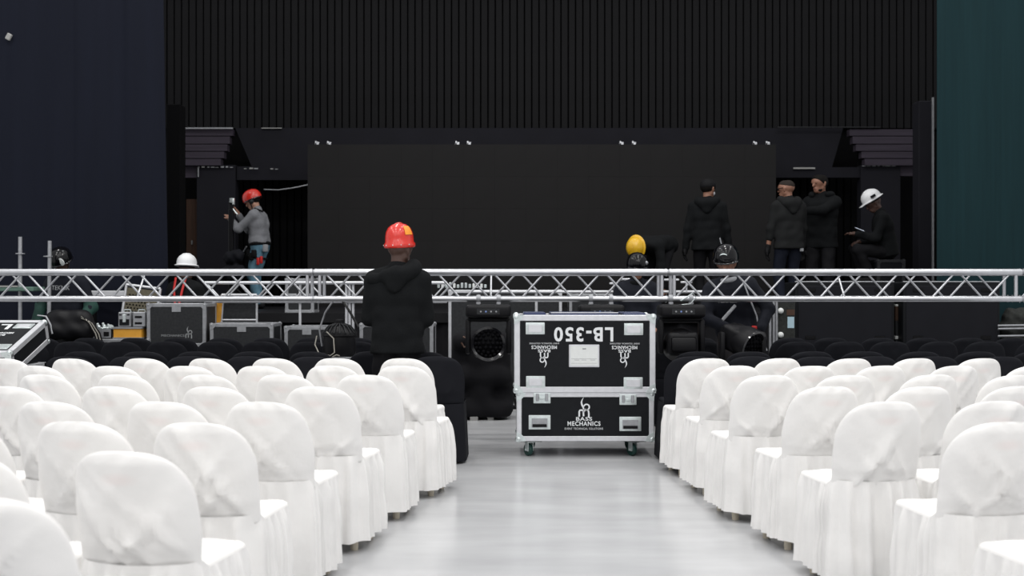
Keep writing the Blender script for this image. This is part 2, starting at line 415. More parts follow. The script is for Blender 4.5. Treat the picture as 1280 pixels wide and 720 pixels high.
for side in (0, 1):
    ys = [161, 170, 180, 189, 198, 207]
    ends = [291, 287, 284, 280, 276] if side == 0 else [1062, 1066, 1070, 1077, 1081]
    for i in range(5):
        d = DP - 0.05 - 0.03 * i
        if side == 0: b = R(216, ys[i] + 0.6, ends[i], ys[i + 1] - 0.4, d, 0.16)
        else: b = R(ends[i], ys[i] + 0.6, 1158, ys[i + 1] - 0.4, d, 0.16)
        obj('board', b, 'board_dark', ws_)
    obj('board', MB().box(WX(216 if side == 0 else 1075, DP), WX(276 if side == 0 else 1158, DP), DP + 0.1, DP + 0.16, WZ(208, DP), WZ(161, DP)), 'wall_black', ws_)
obj('edge_strip', R(227, 159.3, 291, 161.0, DP - 0.12, 0.04), 'alu_dull', ws_)  # pale strip set in for the highlight along the top board's edge
obj('edge_strip', R(327, 159.6, 352, 160.6, DP - 0.04, 0.03), 'tape', ws_)
obj('edge_strip', R(972, 158.4, 1100, 159.3, DP - 0.1, 0.03), 'laminate_old', ws_)
obj('edge_strip', R(992, 209.2, 1019, 211.2, DP - 0.09, 0.03), 'tape', ws_)
rr = random.Random(3)
for a, b, y in ((247, 290, 208.3), (305, 322, 210.0), (338, 350, 210.5), (1078, 1122, 206.6), (1125, 1148, 205.4)):
    x = a
    while x < b:
        L = rr.uniform(1.5, 5)
        obj('tape_scrap', R(x, y + rr.uniform(-0.6, 0.6), x + L, y + 1.2, DP - 0.13, 0.02), 'tape' if rr.random() < .5 else 'alu_dull', ws_)
        x += L + rr.uniform(0.5, 4)
obj('tape_scrap', R(247.2, 208, 248.4, 221, DP - 0.13, 0.02), 'alu_dull', ws_)
# brown door leaf in the narrow left opening
dr = struct('door_1', R(233, 249, 247, 345, DP + 0.22, 0.06), 'brown_wood')
obj('door_handle', MB().box(WX(235, DP), WX(236.5, DP), DP + 0.18, DP + 0.215, WZ(305, DP), WZ(300, DP)), 'alu_dull', dr)

# black side columns on the stage
DC = 15.6
cl = struct('trim_1', MB().rbox(WX(208, DC), WX(225.5, DC), DC, DC + 0.25, STZ, WZ(130, DC), 0.01, 1), 'wall_black')
cr = struct('trim_2', MB().rbox(WX(1148.5, DC), WX(1167, DC), DC, DC + 0.25, STZ, WZ(126, DC), 0.01, 1), 'wall_dark')
obj('edge_strip', MB().box(WX(1165.2, DC - .02), WX(1167.2, DC - .02), DC - 0.03, DC, STZ, WZ(122, DC)), 'alu_dull', cr)

# curtains
DCU = 13.55
def curtain(label, x0, x1, m, sway, seams):
    mb = MB(); nxx, nzz = 150, 26; v = []; f = []
    for j in range(nzz + 1):
        z = 0.02 + 7.0 * j / nzz
        for i in range(nxx + 1):
            u = i / nxx; x = x0 + (x1 - x0) * u + sway(u, z)
            y = DCU + 0.018 * math.sin(x * 5.1 + 0.4 * math.sin(z)) + 0.012 * math.sin(x * 13 + 0.8 * math.sin(z * .7))
            for sx in seams: y += 0.02 * math.exp(-((x - sx) / 0.03) ** 2)
            v.append((x, y, z))
    for j in range(nzz):
        for i in range(nxx):
            a = j * (nxx + 1) + i; f.append((a, a + 1, a + nxx + 2, a + nxx + 1))
    mb.add(v, f)
    o = obj('stage_curtain', mb, m, None, 180)
    md = o.modifiers.new('thickness', 'SOLIDIFY'); md.thickness = 0.02
    return tag(o, label, 'curtain')
xl = WX(211, DCU)
curtain('dark navy stage curtain hanging at the left of the stage', -8.2, xl, 'curtain_navy', lambda u, z: -(0.065 * max(0, (z - 1.5) / 3.3)) * u, [WX(93, DCU), WX(155, DCU)])
xr = WX(1171, DCU)
curtain('dark teal green stage curtain hanging at the right of the stage', xr, 8.6, 'curtain_teal', lambda u, z: 0, [])
cs = obj('curtain_clip', MB().rbox(-.03, .03, -.02, .02, -.04, .04, .008, 1), 'tape', None, loc=W(11, 46, DCU - .06)); cs.rotation_euler = (0, .5, 0)
tag(cs, 'small pale clip high on the navy curtain', 'clip')

# ================================================================== VIDEO WALL
DV = 17.6
vw = thing('video_wall', 'large dark grey switched-off video wall of square panels on stage', 'video wall', (WX(677, DV), DV, STZ))
ncol, nrow = 15, 5
vx0, vx1 = WX(384.5, DV) - WX(677, DV), WX(970, DV) - WX(677, DV); vz0, vz1 = 0.04, WZ(180.5, DV) - STZ
pw, ph = (vx1 - vx0) / ncol, (vz1 - vz0) / nrow
pm = MB().rbox(0.0002, pw - 0.0002, 0, 0.08, 0.0002, ph - 0.0002, 0.0006, 1).mesh('panel'); pm.materials.append(M['screen'])
for i in range(ncol):
    for j in range(nrow):
        obj('panel', pm, None, vw, loc=(vx0 + i * pw, random.uniform(0, 0.0012), vz0 + j * ph))
obj('base_rail', MB().box(vx0, vx1, 0.01, 0.09, 0, 0.04), 'black_plastic', vw)
obj('rear_frame', MB().box(vx0 + .1, vx1 - .1, 0.085, 0.14, 0.1, vz1 - 0.1), 'black_plastic', vw)
for px in (396, 411, 571.5, 586, 777, 792.5, 944, 960):
    x = WX(px, DV) - WX(677, DV); b = MB()
    b.box(x - .028, x - .008, 0.01, 0.06, vz1, vz1 + .055).box(x - .03, x + .03, 0.01, .06, vz1, vz1 + .022)
    b.tube([(x - .03, .035, vz1 + .04), (x + .035, .035, vz1 + .03)], .01, 8)
    obj('lifting_bracket', b, 'alu', vw)

# ================================================================== CHAIRS
def back_mesh(seed, top=0.86, z0=0.46, hw=0.208, wr=1.0, thick=0.05, lean=0.088):
    rng = random.Random(seed); NU, NV = 36, 30; v = []; f = []
    zc = 0.60; n = 3.0; H2 = top - zc
    ph_ = [rng.uniform(0, 6) for _ in range(6)]; of = Vector((rng.uniform(0, 50), rng.uniform(0, 50), 0))
    fold = [(rng.uniform(-.1, .1), rng.uniform(.5, .65), rng.choice((-1, 1)) * rng.uniform(.5, 1.2), rng.uniform(.5, 1)) for _ in range(6)]
    rows = []
    for j in range(NV + 1):
        t = j / NV
        if t < 0.35: z = z0 + (zc - z0) * t / 0.35; ww = hw * (0.97 + 0.03 * t / 0.35)
        else:
            a = (t - 0.35) / 0.65 * PI / 2; z = zc + H2 * math.sin(a) ** (2 / n); ww = hw * max(math.cos(a), 0.0) ** (2 / n)
        rows.append((z, max(ww, 0.004)))
    for side in (-1, 1):
        for (z, ww) in rows:
            for i in range(NU + 1):
                u = -1 + 2 * i / NU; uu = math.sin(u * PI / 2); x = uu * ww
                y = -0.018 - lean * (z - z0) / (top - z0) + 0.07 * (x / hw) ** 2
                e = max(0.0, 1 - abs(uu) ** 5); bt = max(0.7, min(1, (z - z0) / 0.09))
                tt = min(1, (top - z) / 0.04 + 0.1)
                y += side * thick / 2 * e ** 0.5 * tt ** 0.5 * bt
                if wr:
                    q = noise.noise(Vector((x * 7, z * 5, 0)) + of) * 0.014 + noise.noise(Vector((x * 16 + z * 9, z * 5, 3)) + of) * 0.010
                    for (fx, fz, sl, am) in fold:
                        dd = (x - fx) - sl * (z - fz); q -= 0.021 * am * math.exp(-(dd / 0.014) ** 2) * math.exp(-(((z - fz)) / .13) ** 2)
                    y += wr * q * e * bt * (1 if side < 0 else .5)
                v.append((x + (wr * 0.006 * noise.noise(Vector((z * 9, 7, seed))) if wr else 0), y, z))
    st = (NV + 1) * (NU + 1)
    for sgn, o in ((0, 0), (1, st)):
        for j in range(NV):
            for i in range(NU):
                a = o + j * (NU + 1) + i; q = (a, a + 1, a + NU + 2, a + NU + 1); f.append(q if sgn == 0 else q[::-1])
    for j in range(NV):
        for i in (0, NU):
            a = j * (NU + 1) + i; f.append((a, a + NU + 1, st + a + NU + 1, st + a))
    for i in range(NU):
        a = NV * (NU + 1) + i; f.append((a, a + 1, st + a + 1, st + a)); a = i; f.append((a, a + 1, st + a + 1, st + a))
    mb = MB(); mb.add(v, f); me = mb.mesh('back_cover'); 
    b = bmesh.new(); b.from_mesh(me); bmesh.ops.remove_doubles(b, verts=b.verts[:], dist=0.0008); bmesh.ops.recalc_face_normals(b, faces=b.faces[:]); b.to_mesh(me); b.free()
    shade(me, 180); return me


def rrect(a, hx, hy, r):
    """point and normal on a rounded rectangle, a in 0..1"""
    P_ = []
    Lx, Ly, La = 2 * (hx - r), 2 * (hy - r), PI * r / 2
    tot = 2 * Lx + 2 * Ly + 4 * La; s = (a % 1) * tot
    segs = [('l', (-hx + r, -hy), (1, 0), Lx, (0, -1)), ('c', (hx - r, -hy + r), -PI / 2, La), ('l', (hx, -hy + r), (0, 1), Ly, (1, 0)), ('c', (hx - r, hy - r), 0, La),
            ('l', (hx - r, hy), (-1, 0), Lx, (0, 1)), ('c', (-hx + r, hy - r), PI / 2, La), ('l', (-hx, hy - r), (0, -1), Ly, (-1, 0)), ('c', (-hx + r, -hy + r), PI, La)]
    for g in segs:
        if s <= g[3]:
            if g[0] == 'l': return (g[1][0] + g[2][0] * s, g[1][1] + g[2][1] * s), g[4]
            an = g[2] + s / r; return (g[1][0] + r * math.cos(an), g[1][1] + r * math.sin(an)), (math.cos(an), math.sin(an))
        s -= g[3]
    return (-hx + r, -hy), (0, -1)


def skirt_mesh(seed, pleats=True, ztop=0.465, zbot=0.055, flare=0.022, hx=0.198, hy=0.243):
    rng = random.Random(seed); NA, NZ = 132, 12; v = []; f = []
    cy = 0.190
    pl = []; a = 0
    while a < 1: pl.append((a, rng.uniform(.35, 1))); a += rng.uniform(.022, .062)
    for j in range(NZ + 1):
        t = j / NZ
        for i in range(NA):
            a = i / NA; (x, y), (nx_, ny_) = rrect(a, hx, hy, 0.05)
            out = flare * t ** 0.8
            zt = ztop + 0.035 * max(0, min(1, -y / hy * 2.5 - 1.0)) * (1 if pleats else 0)
            z = zt + (zbot - zt) * t
            if pleats:
                g = 0
                for (pa, am) in pl:
                    d = min(abs(a - pa), 1 - abs(a - pa)); g += am * math.exp(-(d / 0.0095) ** 2)
                out += (0.040 * g - 0.010) * min(1, t * 4.5) ** .6 + 0.010 * noise.noise(Vector((a * 18, t * 3, seed))) * min(1, t * 3)
                if j == NZ: z += 0.010 * noise.noise(Vector((a * 14, 1.3, seed)))
            v.append((x + nx_ * out, cy + y + ny_ * out + 0.062 * (x / hx) ** 2 * max(0, min(1, -y / hy * 1.6 - .4)), z))
    for j in range(NZ):
        for i in range(NA): f.append((j * NA + i, j * NA + (i + 1) % NA, (j + 1) * NA + (i + 1) % NA, (j + 1) * NA + i))
    mb = MB(); mb.add(v, f); me = mb.mesh('skirt'); shade(me, 180); return me


def seat_mesh(seed, hx=0.198, hy=0.243, ztop=0.465):
    v = []; f = []; NA = 64; cy = 0.190; pr = [(1.0, -0.004), (0.985, 0.008), (0.95, 0.014), (0.7, 0.012), (0.35, 0.010), (0.02, 0.009)]
    for k, (s, dz) in enumerate(pr):
        for i in range(NA):
            (x, y), nn = rrect(i / NA, hx, hy, 0.05)
            v.append((x * s, cy + y * s + 0.062 * (x / hx) ** 2 * s * max(0, min(1, -y / hy * 1.6 - .4)) + 0.025 * max(0, min(1, -y / hy * 2.5 - 1.0)), ztop + dz + (0.006 * noise.noise(Vector((x * s * 9, y * s * 9, seed))) if k > 1 else 0)))
    for k in range(len(pr) - 1):
        for i in range(NA): f.append((k * NA + i, k * NA + (i + 1) % NA, (k + 1) * NA + (i + 1) % NA, (k + 1) * NA + i))
    f.append(tuple((len(pr) - 1) * NA + i for i in range(NA)))
    mb = MB(); mb.add(v, f); me = mb.mesh('seat_cover'); shade(me, 60); return me


leg_me = MB().lathe([(0.02, 0), (0.022, 0.02), (0.018, 0.2), (0.020, 0.45)], 10).mesh('leg', 40); leg_me.materials.append(M['leg_plastic'])
legb_me = leg_me.copy(); legb_me.materials.clear(); legb_me.materials.append(M['rubber'])
WV = []
for s_ in range(5):
    b_ = back_mesh(s_ + 11); b_.materials.append(M['white_cover_back'])
    k_ = skirt_mesh(s_ + 31); k_.materials.append(M['white_cloth'])
    t_ = seat_mesh(s_ + 51); t_.materials.append(M['white_cloth'])
    WV.append((b_, k_, t_))
BV = []
for s_ in range(2):
    b_ = back_mesh(s_ + 71, top=0.835, wr=0.35, lean=0.05, hw=0.218); b_.materials.append(M['black_cloth'])
    k_ = skirt_mesh(s_ + 81, False, zbot=0.02, flare=0.024, hx=.208); k_.materials.append(M['black_cloth'])
    t_ = seat_mesh(s_ + 91); t_.materials.append(M['black_cloth'])
    BV.append((b_, k_, t_))

ORD = ['first', 'second', 'third', 'fourth', 'fifth', 'sixth', 'seventh', 'eighth', 'ninth', 'tenth', 'eleventh']
cnt_ = 0
def chair(x, y, rz, label, group, white=True):
    global cnt_
    b_, k_, t_ = (WV if white else BV)[cnt_ % (5 if white else 2)]; cnt_ += 1
    t = thing('covered_chair', label, 'chair', (x, y, 0), rz, group)
    bo = obj('back_cover', b_, None, t); obj('skirt', k_, None, t); obj('seat_cover', t_, None, t)
    if cnt_ % 2 and white: bo.scale = (-1, 1, 1)
    for lx in (-.150, .150):
        for ly in (.075, .345): obj('leg', leg_me if white else legb_me, None, t, loc=(lx, ly, 0))
    return t

def rowd(k): return 8.05 - 0.755 * k
LX = [[508, 424, 346, 267, 186, 98, 18, -62], [507, 418, 332, 242, 150, 55, -37], [460, 360, 262, 160, 62, -40], [403, 275, 148, 22], [336, 213, 75, -60],
      [258, 108, -42], [170, -30], [-2]]
RX = [[881, 970, 1057, 1138, 1219, 1300], [915, 1008, 1097, 1188, 1280], [955, 1051, 1158, 1256], [1027, 1142, 1262], [1097, 1234], [1240], [1385], []]
rg = random.Random(5)
for side, tab, sgn in (('left', LX, 1), ('right', RX, -1)):
    for k, xs_ in enumerate(tab):
        for j, px in enumerate(xs_):
            d = rowd(k); x = WX(px, d)
            rz = -sgn * math.radians(9 + 1.2 * j) + math.radians(rg.uniform(-2, 2))
            pos = 'aisle chair' if j == 0 else 'chair ' + ORD[j] + ' from the aisle'
            lab = 'white cloth covered %s, %s white row from stage, %s block' % (pos, ORD[k], side)
            chair(x, d + rg.uniform(-.02, .02), rz, lab, 'white covered chairs in the %s block' % side)
BR = [8.64, 9.30, 11.05, 11.85]
for side in ('left', 'right'):
    for k, d in enumerate(BR):
        x0 = -0.60 if side == 'left' else 1.40
        for j in range(10):
            x = x0 + (-.47 if side == 'left' else .47) * j + (k % 2) * (-.12 if side == 'left' else .12)
            if k >= 2 and side == 'left': x -= 0.45
            if side == 'left' and k == 0 and j == 1: continue        # the man in the red helmet stands here
            if side == 'right' and k == 3 and j == 0: continue      # a worker stands here, hidden behind the case
            if side == 'left' and k < 2 and x < -3.55: continue     # the tilted case stands here
            lim = 640 * (d + .5) / FPX + 0.25
            if abs(x) > lim: continue
            pos = 'aisle chair' if j == 0 else 'chair ' + ORD[j] + ' from the aisle'
            chair(x + rg.uniform(-.03, .03), d + rg.uniform(-.03, .03), math.radians(rg.uniform(-4, 4)) - (.03 if side == 'left' else -.03),
                  'black cloth covered %s, %s black row, %s block' % (pos, ORD[k], side), 'black covered chairs in the %s block' % side, False)

# ================================================================== FLIGHT CASES
def castor(parent, x, y, r=0.052, swing=0.0):
    c = obj('castor', MB().box(-.045, .045, -.045, .045, 2 * r + .012, 2 * r + .02).box(-.026, -.020, -.02, .03, r - .01, 2 * r + .014).box(.020, .026, -.02, .03, r - .01, 2 * r + .014).tube([(-.03, .018, r), (.03, .018, r)], .008, 8), 'zinc', parent, loc=(x, y, 0))
    c.rotation_euler = (0, 0, swing)
    wh = obj('wheel', MB().lathe([(.02, -.018), (r * .9, -.018), (r, -.010), (r, .010), (r * .9, .018), (.02, .018)], 24, 'X', (0, .018, r)), 'wheel', c, 40)
    return c

def trims(parent, x0, x1, y0, y1, z0, z1, wd=0.045, m='alu_edge', e=0.005):
    for yy in (0, 1):
        for zz in (0, 1):
            ya, yb = ((y0 - e, y0 + wd) if yy == 0 else (y1 - wd, y1 + e)); za, zb = ((z0 - e, z0 + wd) if zz == 0 else (z1 - wd, z1 + e))
            obj('edge_trim', MB().rbox(x0 - e, x1 + e, ya, yb, za, zb, .004, 1), m, parent)
    for xx in (0, 1):
        for zz in (0, 1):
            xa, xb = ((x0 - e, x0 + wd) if xx == 0 else (x1 - wd, x1 + e)); za, zb = ((z0 - e, z0 + wd) if zz == 0 else (z1 - wd, z1 + e))
            obj('edge_trim', MB().rbox(xa, xb, y0 - e, y1 + e, za, zb, .004, 1), m, parent)
        for yy in (0, 1):
            xa, xb = ((x0 - e, x0 + wd) if xx == 0 else (x1 - wd, x1 + e)); ya, yb = ((y0 - e, y0 + wd) if yy == 0 else (y1 - wd, y1 + e))
            obj('edge_trim', MB().rbox(xa, xb, ya, yb, z0 - e, z1 + e, .004, 1), m, parent)

def corners(parent, x0, x1, y0, y1, z0, z1, r=0.028, m='zinc'):
    for xx, sx in ((x0, 1), (x1, -1)):
        for yy, sy in ((y0, 1), (y1, -1)):
            for zz, sz in ((z0, 1), (z1, -1)):
                b = MB().sphere((xx + sx * .012, yy + sy * .012, zz + sz * .012), r, 12, 8)
                if yy == y0:
                    b.prism_xz([(xx - sx * .008, zz - sz * .008), (xx + sx * .07, zz - sz * .004), (xx + sx * .055, zz + sz * .03), (xx + sx * .03, zz + sz * .055), (xx - sx * .004, zz + sz * .07)], yy - .010, yy + .004)
                obj('ball_corner', b, m, parent, 40)

def dish(parent, name, x, z, wd, h, y, kind='handle', m='zinc'):
    d = obj(name, MB().rbox(x - wd / 2, x + wd / 2, y - .006, y + .004, z - h / 2, z + h / 2, .0045, 2), m, parent, 40)
    if kind == 'cup':
        obj('recess', MB().rbox(x - wd * .36, x + wd * .36, y - .0085, y - .002, z - h * .32, z + h * .32, .003, 1), 'alu_edge', d)
    if kind == 'handle':
        obj('recess', MB().box(x - wd * .36, x + wd * .36, y - .0075, y - .002, z - h * .36, z + h * .28), 'alu_dull', d)
        obj('grip', MB().tube([(x - wd * .32, y - .012, z - h * .22), (x + wd * .32, y - .012, z - h * .22)], h * .10, 8), 'rubber', d, 40)
    if kind == 'latch':
        for s in (-1, 1):
            obj('claw', MB().rbox(x + s * wd * .27 - .012, x + s * wd * .27 + .012, y - .012, y - .002, z - h * .28, z + h * .42, .003, 1), 'alu_dull', d)
        obj('wing', MB().rbox(x - wd * .17, x + wd * .17, y - .014, y - .004, z - h * .12, z + h * .12, .003, 1), 'zinc', d)
    return d

def logo_strokes(mb, cx, cz, h, y, flip=False):
    """flame shaped letter b over a letter m; h is the full height"""
    s = h / 160.0 * (-1 if flip else 1); T = lambda x, z: (cx + (x - 605) * s, cz + (195 - z) * s)
    k = abs(s)
    ribbon(mb, [T(602, 115), T(590, 135), T(584, 155), T(588, 175), T(598, 195), T(604, 215)], [2 * k, 8 * k, 13 * k, 15 * k, 14 * k, 10 * k], y, y + .001)
    ribbon(mb, [T(627 + 23 * math.cos(a), 195 + 23 * math.sin(a)) for a in np.linspace(-2.9, 2.3, 16)], 12 * k, y, y + .001)
    ribbon(mb, [T(566, 275), T(566, 232), T(572, 222), T(590, 220), T(600, 228), T(602, 272)], 14 * k, y, y + .001)
    ribbon(mb, [T(602, 236), T(612, 222), T(630, 219), T(643, 228), T(646, 250), T(645, 283)], 14 * k, y, y + .001)

def logo(parent, cx, cz, h, y, flip=False):
    """whole printed logo block, h is the height of the flame-and-m mark"""
    sg = -1 if flip else 1
    mb = MB(); logo_strokes(mb, cx, cz, h, y, flip); obj('logo_mark', mb, 'print', parent)
    text_obj('lettering', 'BASS', h * .26, 'print', parent, (cx, y, cz - sg * h * .625), flip, h * .006, width=h * .84, spacing=1.12)
    text_obj('lettering', 'MECHANICS', h * .32, 'print', parent, (cx, y, cz - sg * h * .875), flip, h * .008, width=h * 1.72, spacing=1.14)
    text_obj('lettering', 'EVENT TECHNICAL SOLUTIONS', h * .15, 'print', parent, (cx, y, cz - sg * h * 1.13), flip, 0, width=h * 2.0, spacing=1.1)

# ---- the main case in the aisle
DM = 8.98; SM = FPX / DM
mc = thing('flight_case', 'black road case lettered upside down with aluminium edges standing in the aisle', 'flight case', (WX(731.5, DM), DM, 0))
def mx(px): return (px - 731.5) / SM
def mz(py): return CAMH - (py - 360) / SM
lx0, lx1, lz0, lz1 = mx(643.5), mx(818.5), mz(490), mz(394.5)
bx0, bx1, bz0, bz1 = mx(646.5), mx(817), mz(551), mz(491)
DEP = 0.54
lid = obj('lid', MB().box(lx0, lx1, 0, DEP, lz0, lz1), 'laminate', mc)
base = obj('base', MB().box(bx0, bx1, 0.01, DEP - .01, bz0, bz1), 'laminate', mc)
trims(lid, lx0, lx1, 0, DEP, lz0, lz1, .042); corners(lid, lx0, lx1, 0, DEP, lz0, lz1)
trims(base, bx0, bx1, .01, DEP - .01, bz0, bz1, .036); corners(base, bx0, bx1, .01, DEP - .01, bz0, bz1)
obj('top_sheet', MB().rbox(lx0 + .07, lx0 + .25, .03, DEP - .03, lz1, lz1 + .022, .006, 1).rbox(lx0 + .29, lx1 - .29, .03, DEP - .03, lz1, lz1 + .022, .006, 1).rbox(lx1 - .25, lx1 - .07, .03, DEP - .03, lz1, lz1 + .022, .006, 1), 'blue_lid', lid)
obj('top_strip', MB().box(lx0 + .29, lx1 - .29, .03, .045, lz1 + .019, lz1 + .026), 'alu_edge', lid)
for px, py in ((669, 410.5), (792, 411.5), (669.5, 477.5), (791.5, 479)):
    dish(lid, 'stacking_cup', mx(px), mz(py), 24 / SM, 15 / SM, 0, 'cup')
for px, py in ((677.5, 497.5), (785, 499.5)): dish(base, 'latch', mx(px), mz(py), 21.5 / SM, 13.5 / SM, .004, 'latch')
for px, py in ((674.5, 528), (788, 530)): dish(base, 'handle', mx(px), mz(py), 27.5 / SM, 18 / SM, .008, 'handle')
text_obj('lettering', 'LB-350', .155, 'print', lid, (mx(730), -.0015, mz(417)), True, .0042, width=74 / SM, spacing=1.18)
lf = obj('label_frame', MB().rbox(mx(711), mx(749.3), -.006, .002, mz(459), mz(430.7), .004, 1), 'alu_edge', lid)
obj('label_card', MB().box(mx(713), mx(747.3), -.008, -.005, mz(456.8), mz(432.9)), 'paper', lf)
lm_ = MB().box(mx(728), mx(732.5), -.0088, -.0078, mz(436.8), mz(435.2))
for px in (718, 727, 738): lm_.box(mx(px), mx(px + 6), -.0088, -.0078, mz(450.2), mz(449.7))
lm_.box(mx(714), mx(746), -.0088, -.0078, mz(448.5), mz(448.2)); lm_.box(mx(714), mx(746), -.0088, -.0078, mz(454.2), mz(453.9))
obj('label_print', lm_, 'print_dim', lf)
logo(lid, mx(680.3), mz(450), 18.5 / SM, -.0015, True); logo(lid, mx(780.8), mz(450.3), 18.5 / SM, -.0015, True)
logo(base, mx(730), mz(509), 24.0 / SM, .0085, False)
for x in (bx0 + .10, bx1 - .155):
    obj('castor_plate', MB().box(x - .08, x + .10, .03, .16, bz0 - .012, bz0), 'rubber', mc)
    for y in (.09, DEP - .09): castor(mc, x, y, .051, .5 if y < .2 else -.7)

# ---- generic background case
def case(label, x0p, x1p, ytop, d, depth=0.45, zb=0.12, m='laminate_old', sticker=True, prints=False, wheels=True, edge='alu_dull', wd=.035, lids=True):
    x0, x1, zt = WX(x0p, d), WX(x1p, d), WZ(ytop, d); cx = (x0 + x1) / 2
    t = thing('flight_case', label, 'flight case', (cx, d, 0), 0, 'road cases in front of the stage')
    hw = (x1 - x0) / 2; split = zb + (zt - zb) * .55
    b = obj('body', MB().box(-hw, hw, 0, depth, zb, split if lids else zt), m, t)
    top = b
    if lids: top = obj('lid', MB().box(-hw, hw, 0, depth, split + .004, zt), m, t)
    trims(top, -hw, hw, 0, depth, (split if lids else zb), zt, wd, edge); corners(top, -hw, hw, 0, depth, (split if lids else zb), zt, .026, edge)
    for s in (-1, 1): dish(b, 'latch', s * hw * .55, split - .04, .12, .09, 0, 'latch', edge)
    if sticker: obj('sticker', MB().box(-.05, .05, -.007, 0.001, zt - .088, zt - .028), 'alu_dull', top)
    if prints:
        mb = MB(); logo_strokes(mb, hw * .42, split + .16, .13, -.002); obj('logo_mark', mb, 'print_dim', top)
        text_obj('lettering', 'MECHANICS', .035, 'print_dim', top, (-hw * .12, -.002, split + .12), width=.26)
    if wheels:
        for sx in (-1, 1):
            for yy in (.07, depth - .07): castor(t, sx * (hw - .08), yy, .048, .4 * sx)
    return t

case('worn dark grey tall case with pale top label, left of the orange board', 184, 257, 380, 12.62, .45, prints=True)
case('low dark case with pale top label under the leaning orange board', 263, 341, 405, 12.55, .45)
case('low dark case with scuffed top edge left of the caged lamp', 356, 411, 408.5, 12.55, .45)
case('low dark case partly hidden behind the man in red helmet', 450, 541, 405, 12.55, .45)
case('big dark panel case with thin bright frame behind the draped stand', 561, 702, 363, 13.15, .5, zb=.22, sticker=False, edge='alu_edge', wd=.03, lids=False)
case('big dark case behind the lettered road case', 712, 826, 368, 13.15, .4, zb=.22, sticker=False, edge='alu_dull', wd=.03, lids=False)
case('small plain case beneath the caged moving lamp', 392, 452, 447, 10.35, .40, zb=.1, sticker=False)

# ---- tilted case at far left
tc_ = thing('flight_case', 'black road case with tilted lid and bright aluminium edges at far left', 'flight case', (-4.42, 8.66, 0), 0)
obj('body', MB().box(-.54, .54, 0.02, .66, .12, .74), 'laminate', tc_)
trims(tc_, -.54, .54, .02, .66, .12, .74, .04)
tl = obj('lid', MB().box(-.55, .55, 0, .70, -.19, 0), 'laminate', tc_, loc=(0, -.02, .86)); tl.rotation_euler = (math.radians(19), 0, 0)
trims(tl, -.55, .55, 0, .70, -.19, 0, .042); corners(tl, -.55, .55, 0, .70, -.19, 0, .026)
for x in (-.42, .42):
    d_ = obj('stacking_cup', MB().rbox(x - .075, x + .075, .52, .62, -.004, .007, .0045, 2), 'zinc', tl)
    obj('recess', MB().rbox(x - .05, x + .05, .54, .60, .004, .009, .002, 1), 'alu_edge', d_)
    d_ = obj('stacking_cup', MB().rbox(x - .075, x + .075, .07, .17, -.004, .007, .0045, 2), 'zinc', tl)
text_obj('lettering', 'LB-350', .155, 'print', tl, (0, .565, .0015), False, .004, width=.64, spacing=1.15, rot=(0, 0, PI))
text_obj('lettering', 'MECHANICS', .045, 'print', tl, (.30, .42, .0015), False, .001, width=.2, rot=(0, 0, PI))
text_obj('lettering', 'BASS', .04, 'print', tl, (.30, .375, .0015), False, .001, width=.1, rot=(0, 0, PI))
obj('logo_mark', MB().rbox(.28, .32, .26, .35, 0, .0015, .0004, 1), 'print', tl)
for sx in (-1, 1):
    for yy in (.1, .58): castor(tc_, sx * .44, yy, .05, .3 * sx)
obj('lid_prop', MB().box(-.5, .5, .05, .60, .74, .80), 'laminate', tc_)

# ================================================================== TRUSSES
DT = 10.0; ST = FPX / DT
tr = thing('lighting_truss', 'long aluminium box truss spanning the whole width in front of the stage', 'truss', (0, DT, 0))
zt_, zb_ = WZ(340.3, DT), WZ(373.6, DT); TW = 0.24
segs = [WX(392, DT) - 6.32, WX(392, DT) - 3.16, WX(392, DT), WX(835, DT), WX(835, DT) + 3.16, WX(835, DT) + 6.32]
segx = [(segs[i], segs[i + 1]) for i in range(5)]
for a, b in segx:
    for zz in (zt_, zb_):
        for yy in (0, TW): obj('chord', MB().tube([(a + .01, yy, zz), (b - .01, yy, zz)], .0265 if zz == zb_ else .031, 14), 'alu', tr, 50)
    for xe in (a + .055, b - .055):
        for yy in (0, TW): obj('end_post', MB().tube([(xe, yy, zb_), (xe, yy, zt_)], .0155, 10), 'alu', tr, 50)
        for zz in (zt_, zb_): obj('end_post', MB().tube([(xe, 0, zz), (xe, TW, zz)], .0155, 10), 'alu', tr, 50)
    n = 12; bay = (b - a - .16) / n
    br = {}
    for s in (1, -1):
        m_ = MB().tube([(-bay * .42, 0, -s * (zt_ - zb_) / 2 * .97), (bay * .42, 0, s * (zt_ - zb_) / 2 * .97)], .010, 8).mesh('brace', 50); m_.materials.append(M['alu']); br[s] = m_
        m_ = MB().tube([(-bay * .42, -s * TW / 2 * .97, 0), (bay * .42, s * TW / 2 * .97, 0)], .010, 8).mesh('brace', 50); m_.materials.append(M['alu']); br[s * 2] = m_
    for i in range(n):
        xc = a + .08 + bay * (i + .5); s = 1 if i % 2 else -1
        obj('brace', br[s], None, tr, loc=(xc, 0, (zt_ + zb_) / 2)); obj('brace', br[-s], None, tr, loc=(xc, TW, (zt_ + zb_) / 2))
        obj('brace', br[2 * s], None, tr, loc=(xc, TW / 2, zt_)); obj('brace', br[-2 * s], None, tr, loc=(xc, TW / 2, zb_))
    xm = (a + b) / 2; obj('brace', MB().tube([(xm, TW, zt_), (xm, 0, zb_)], .010, 8), 'alu', tr, 50)
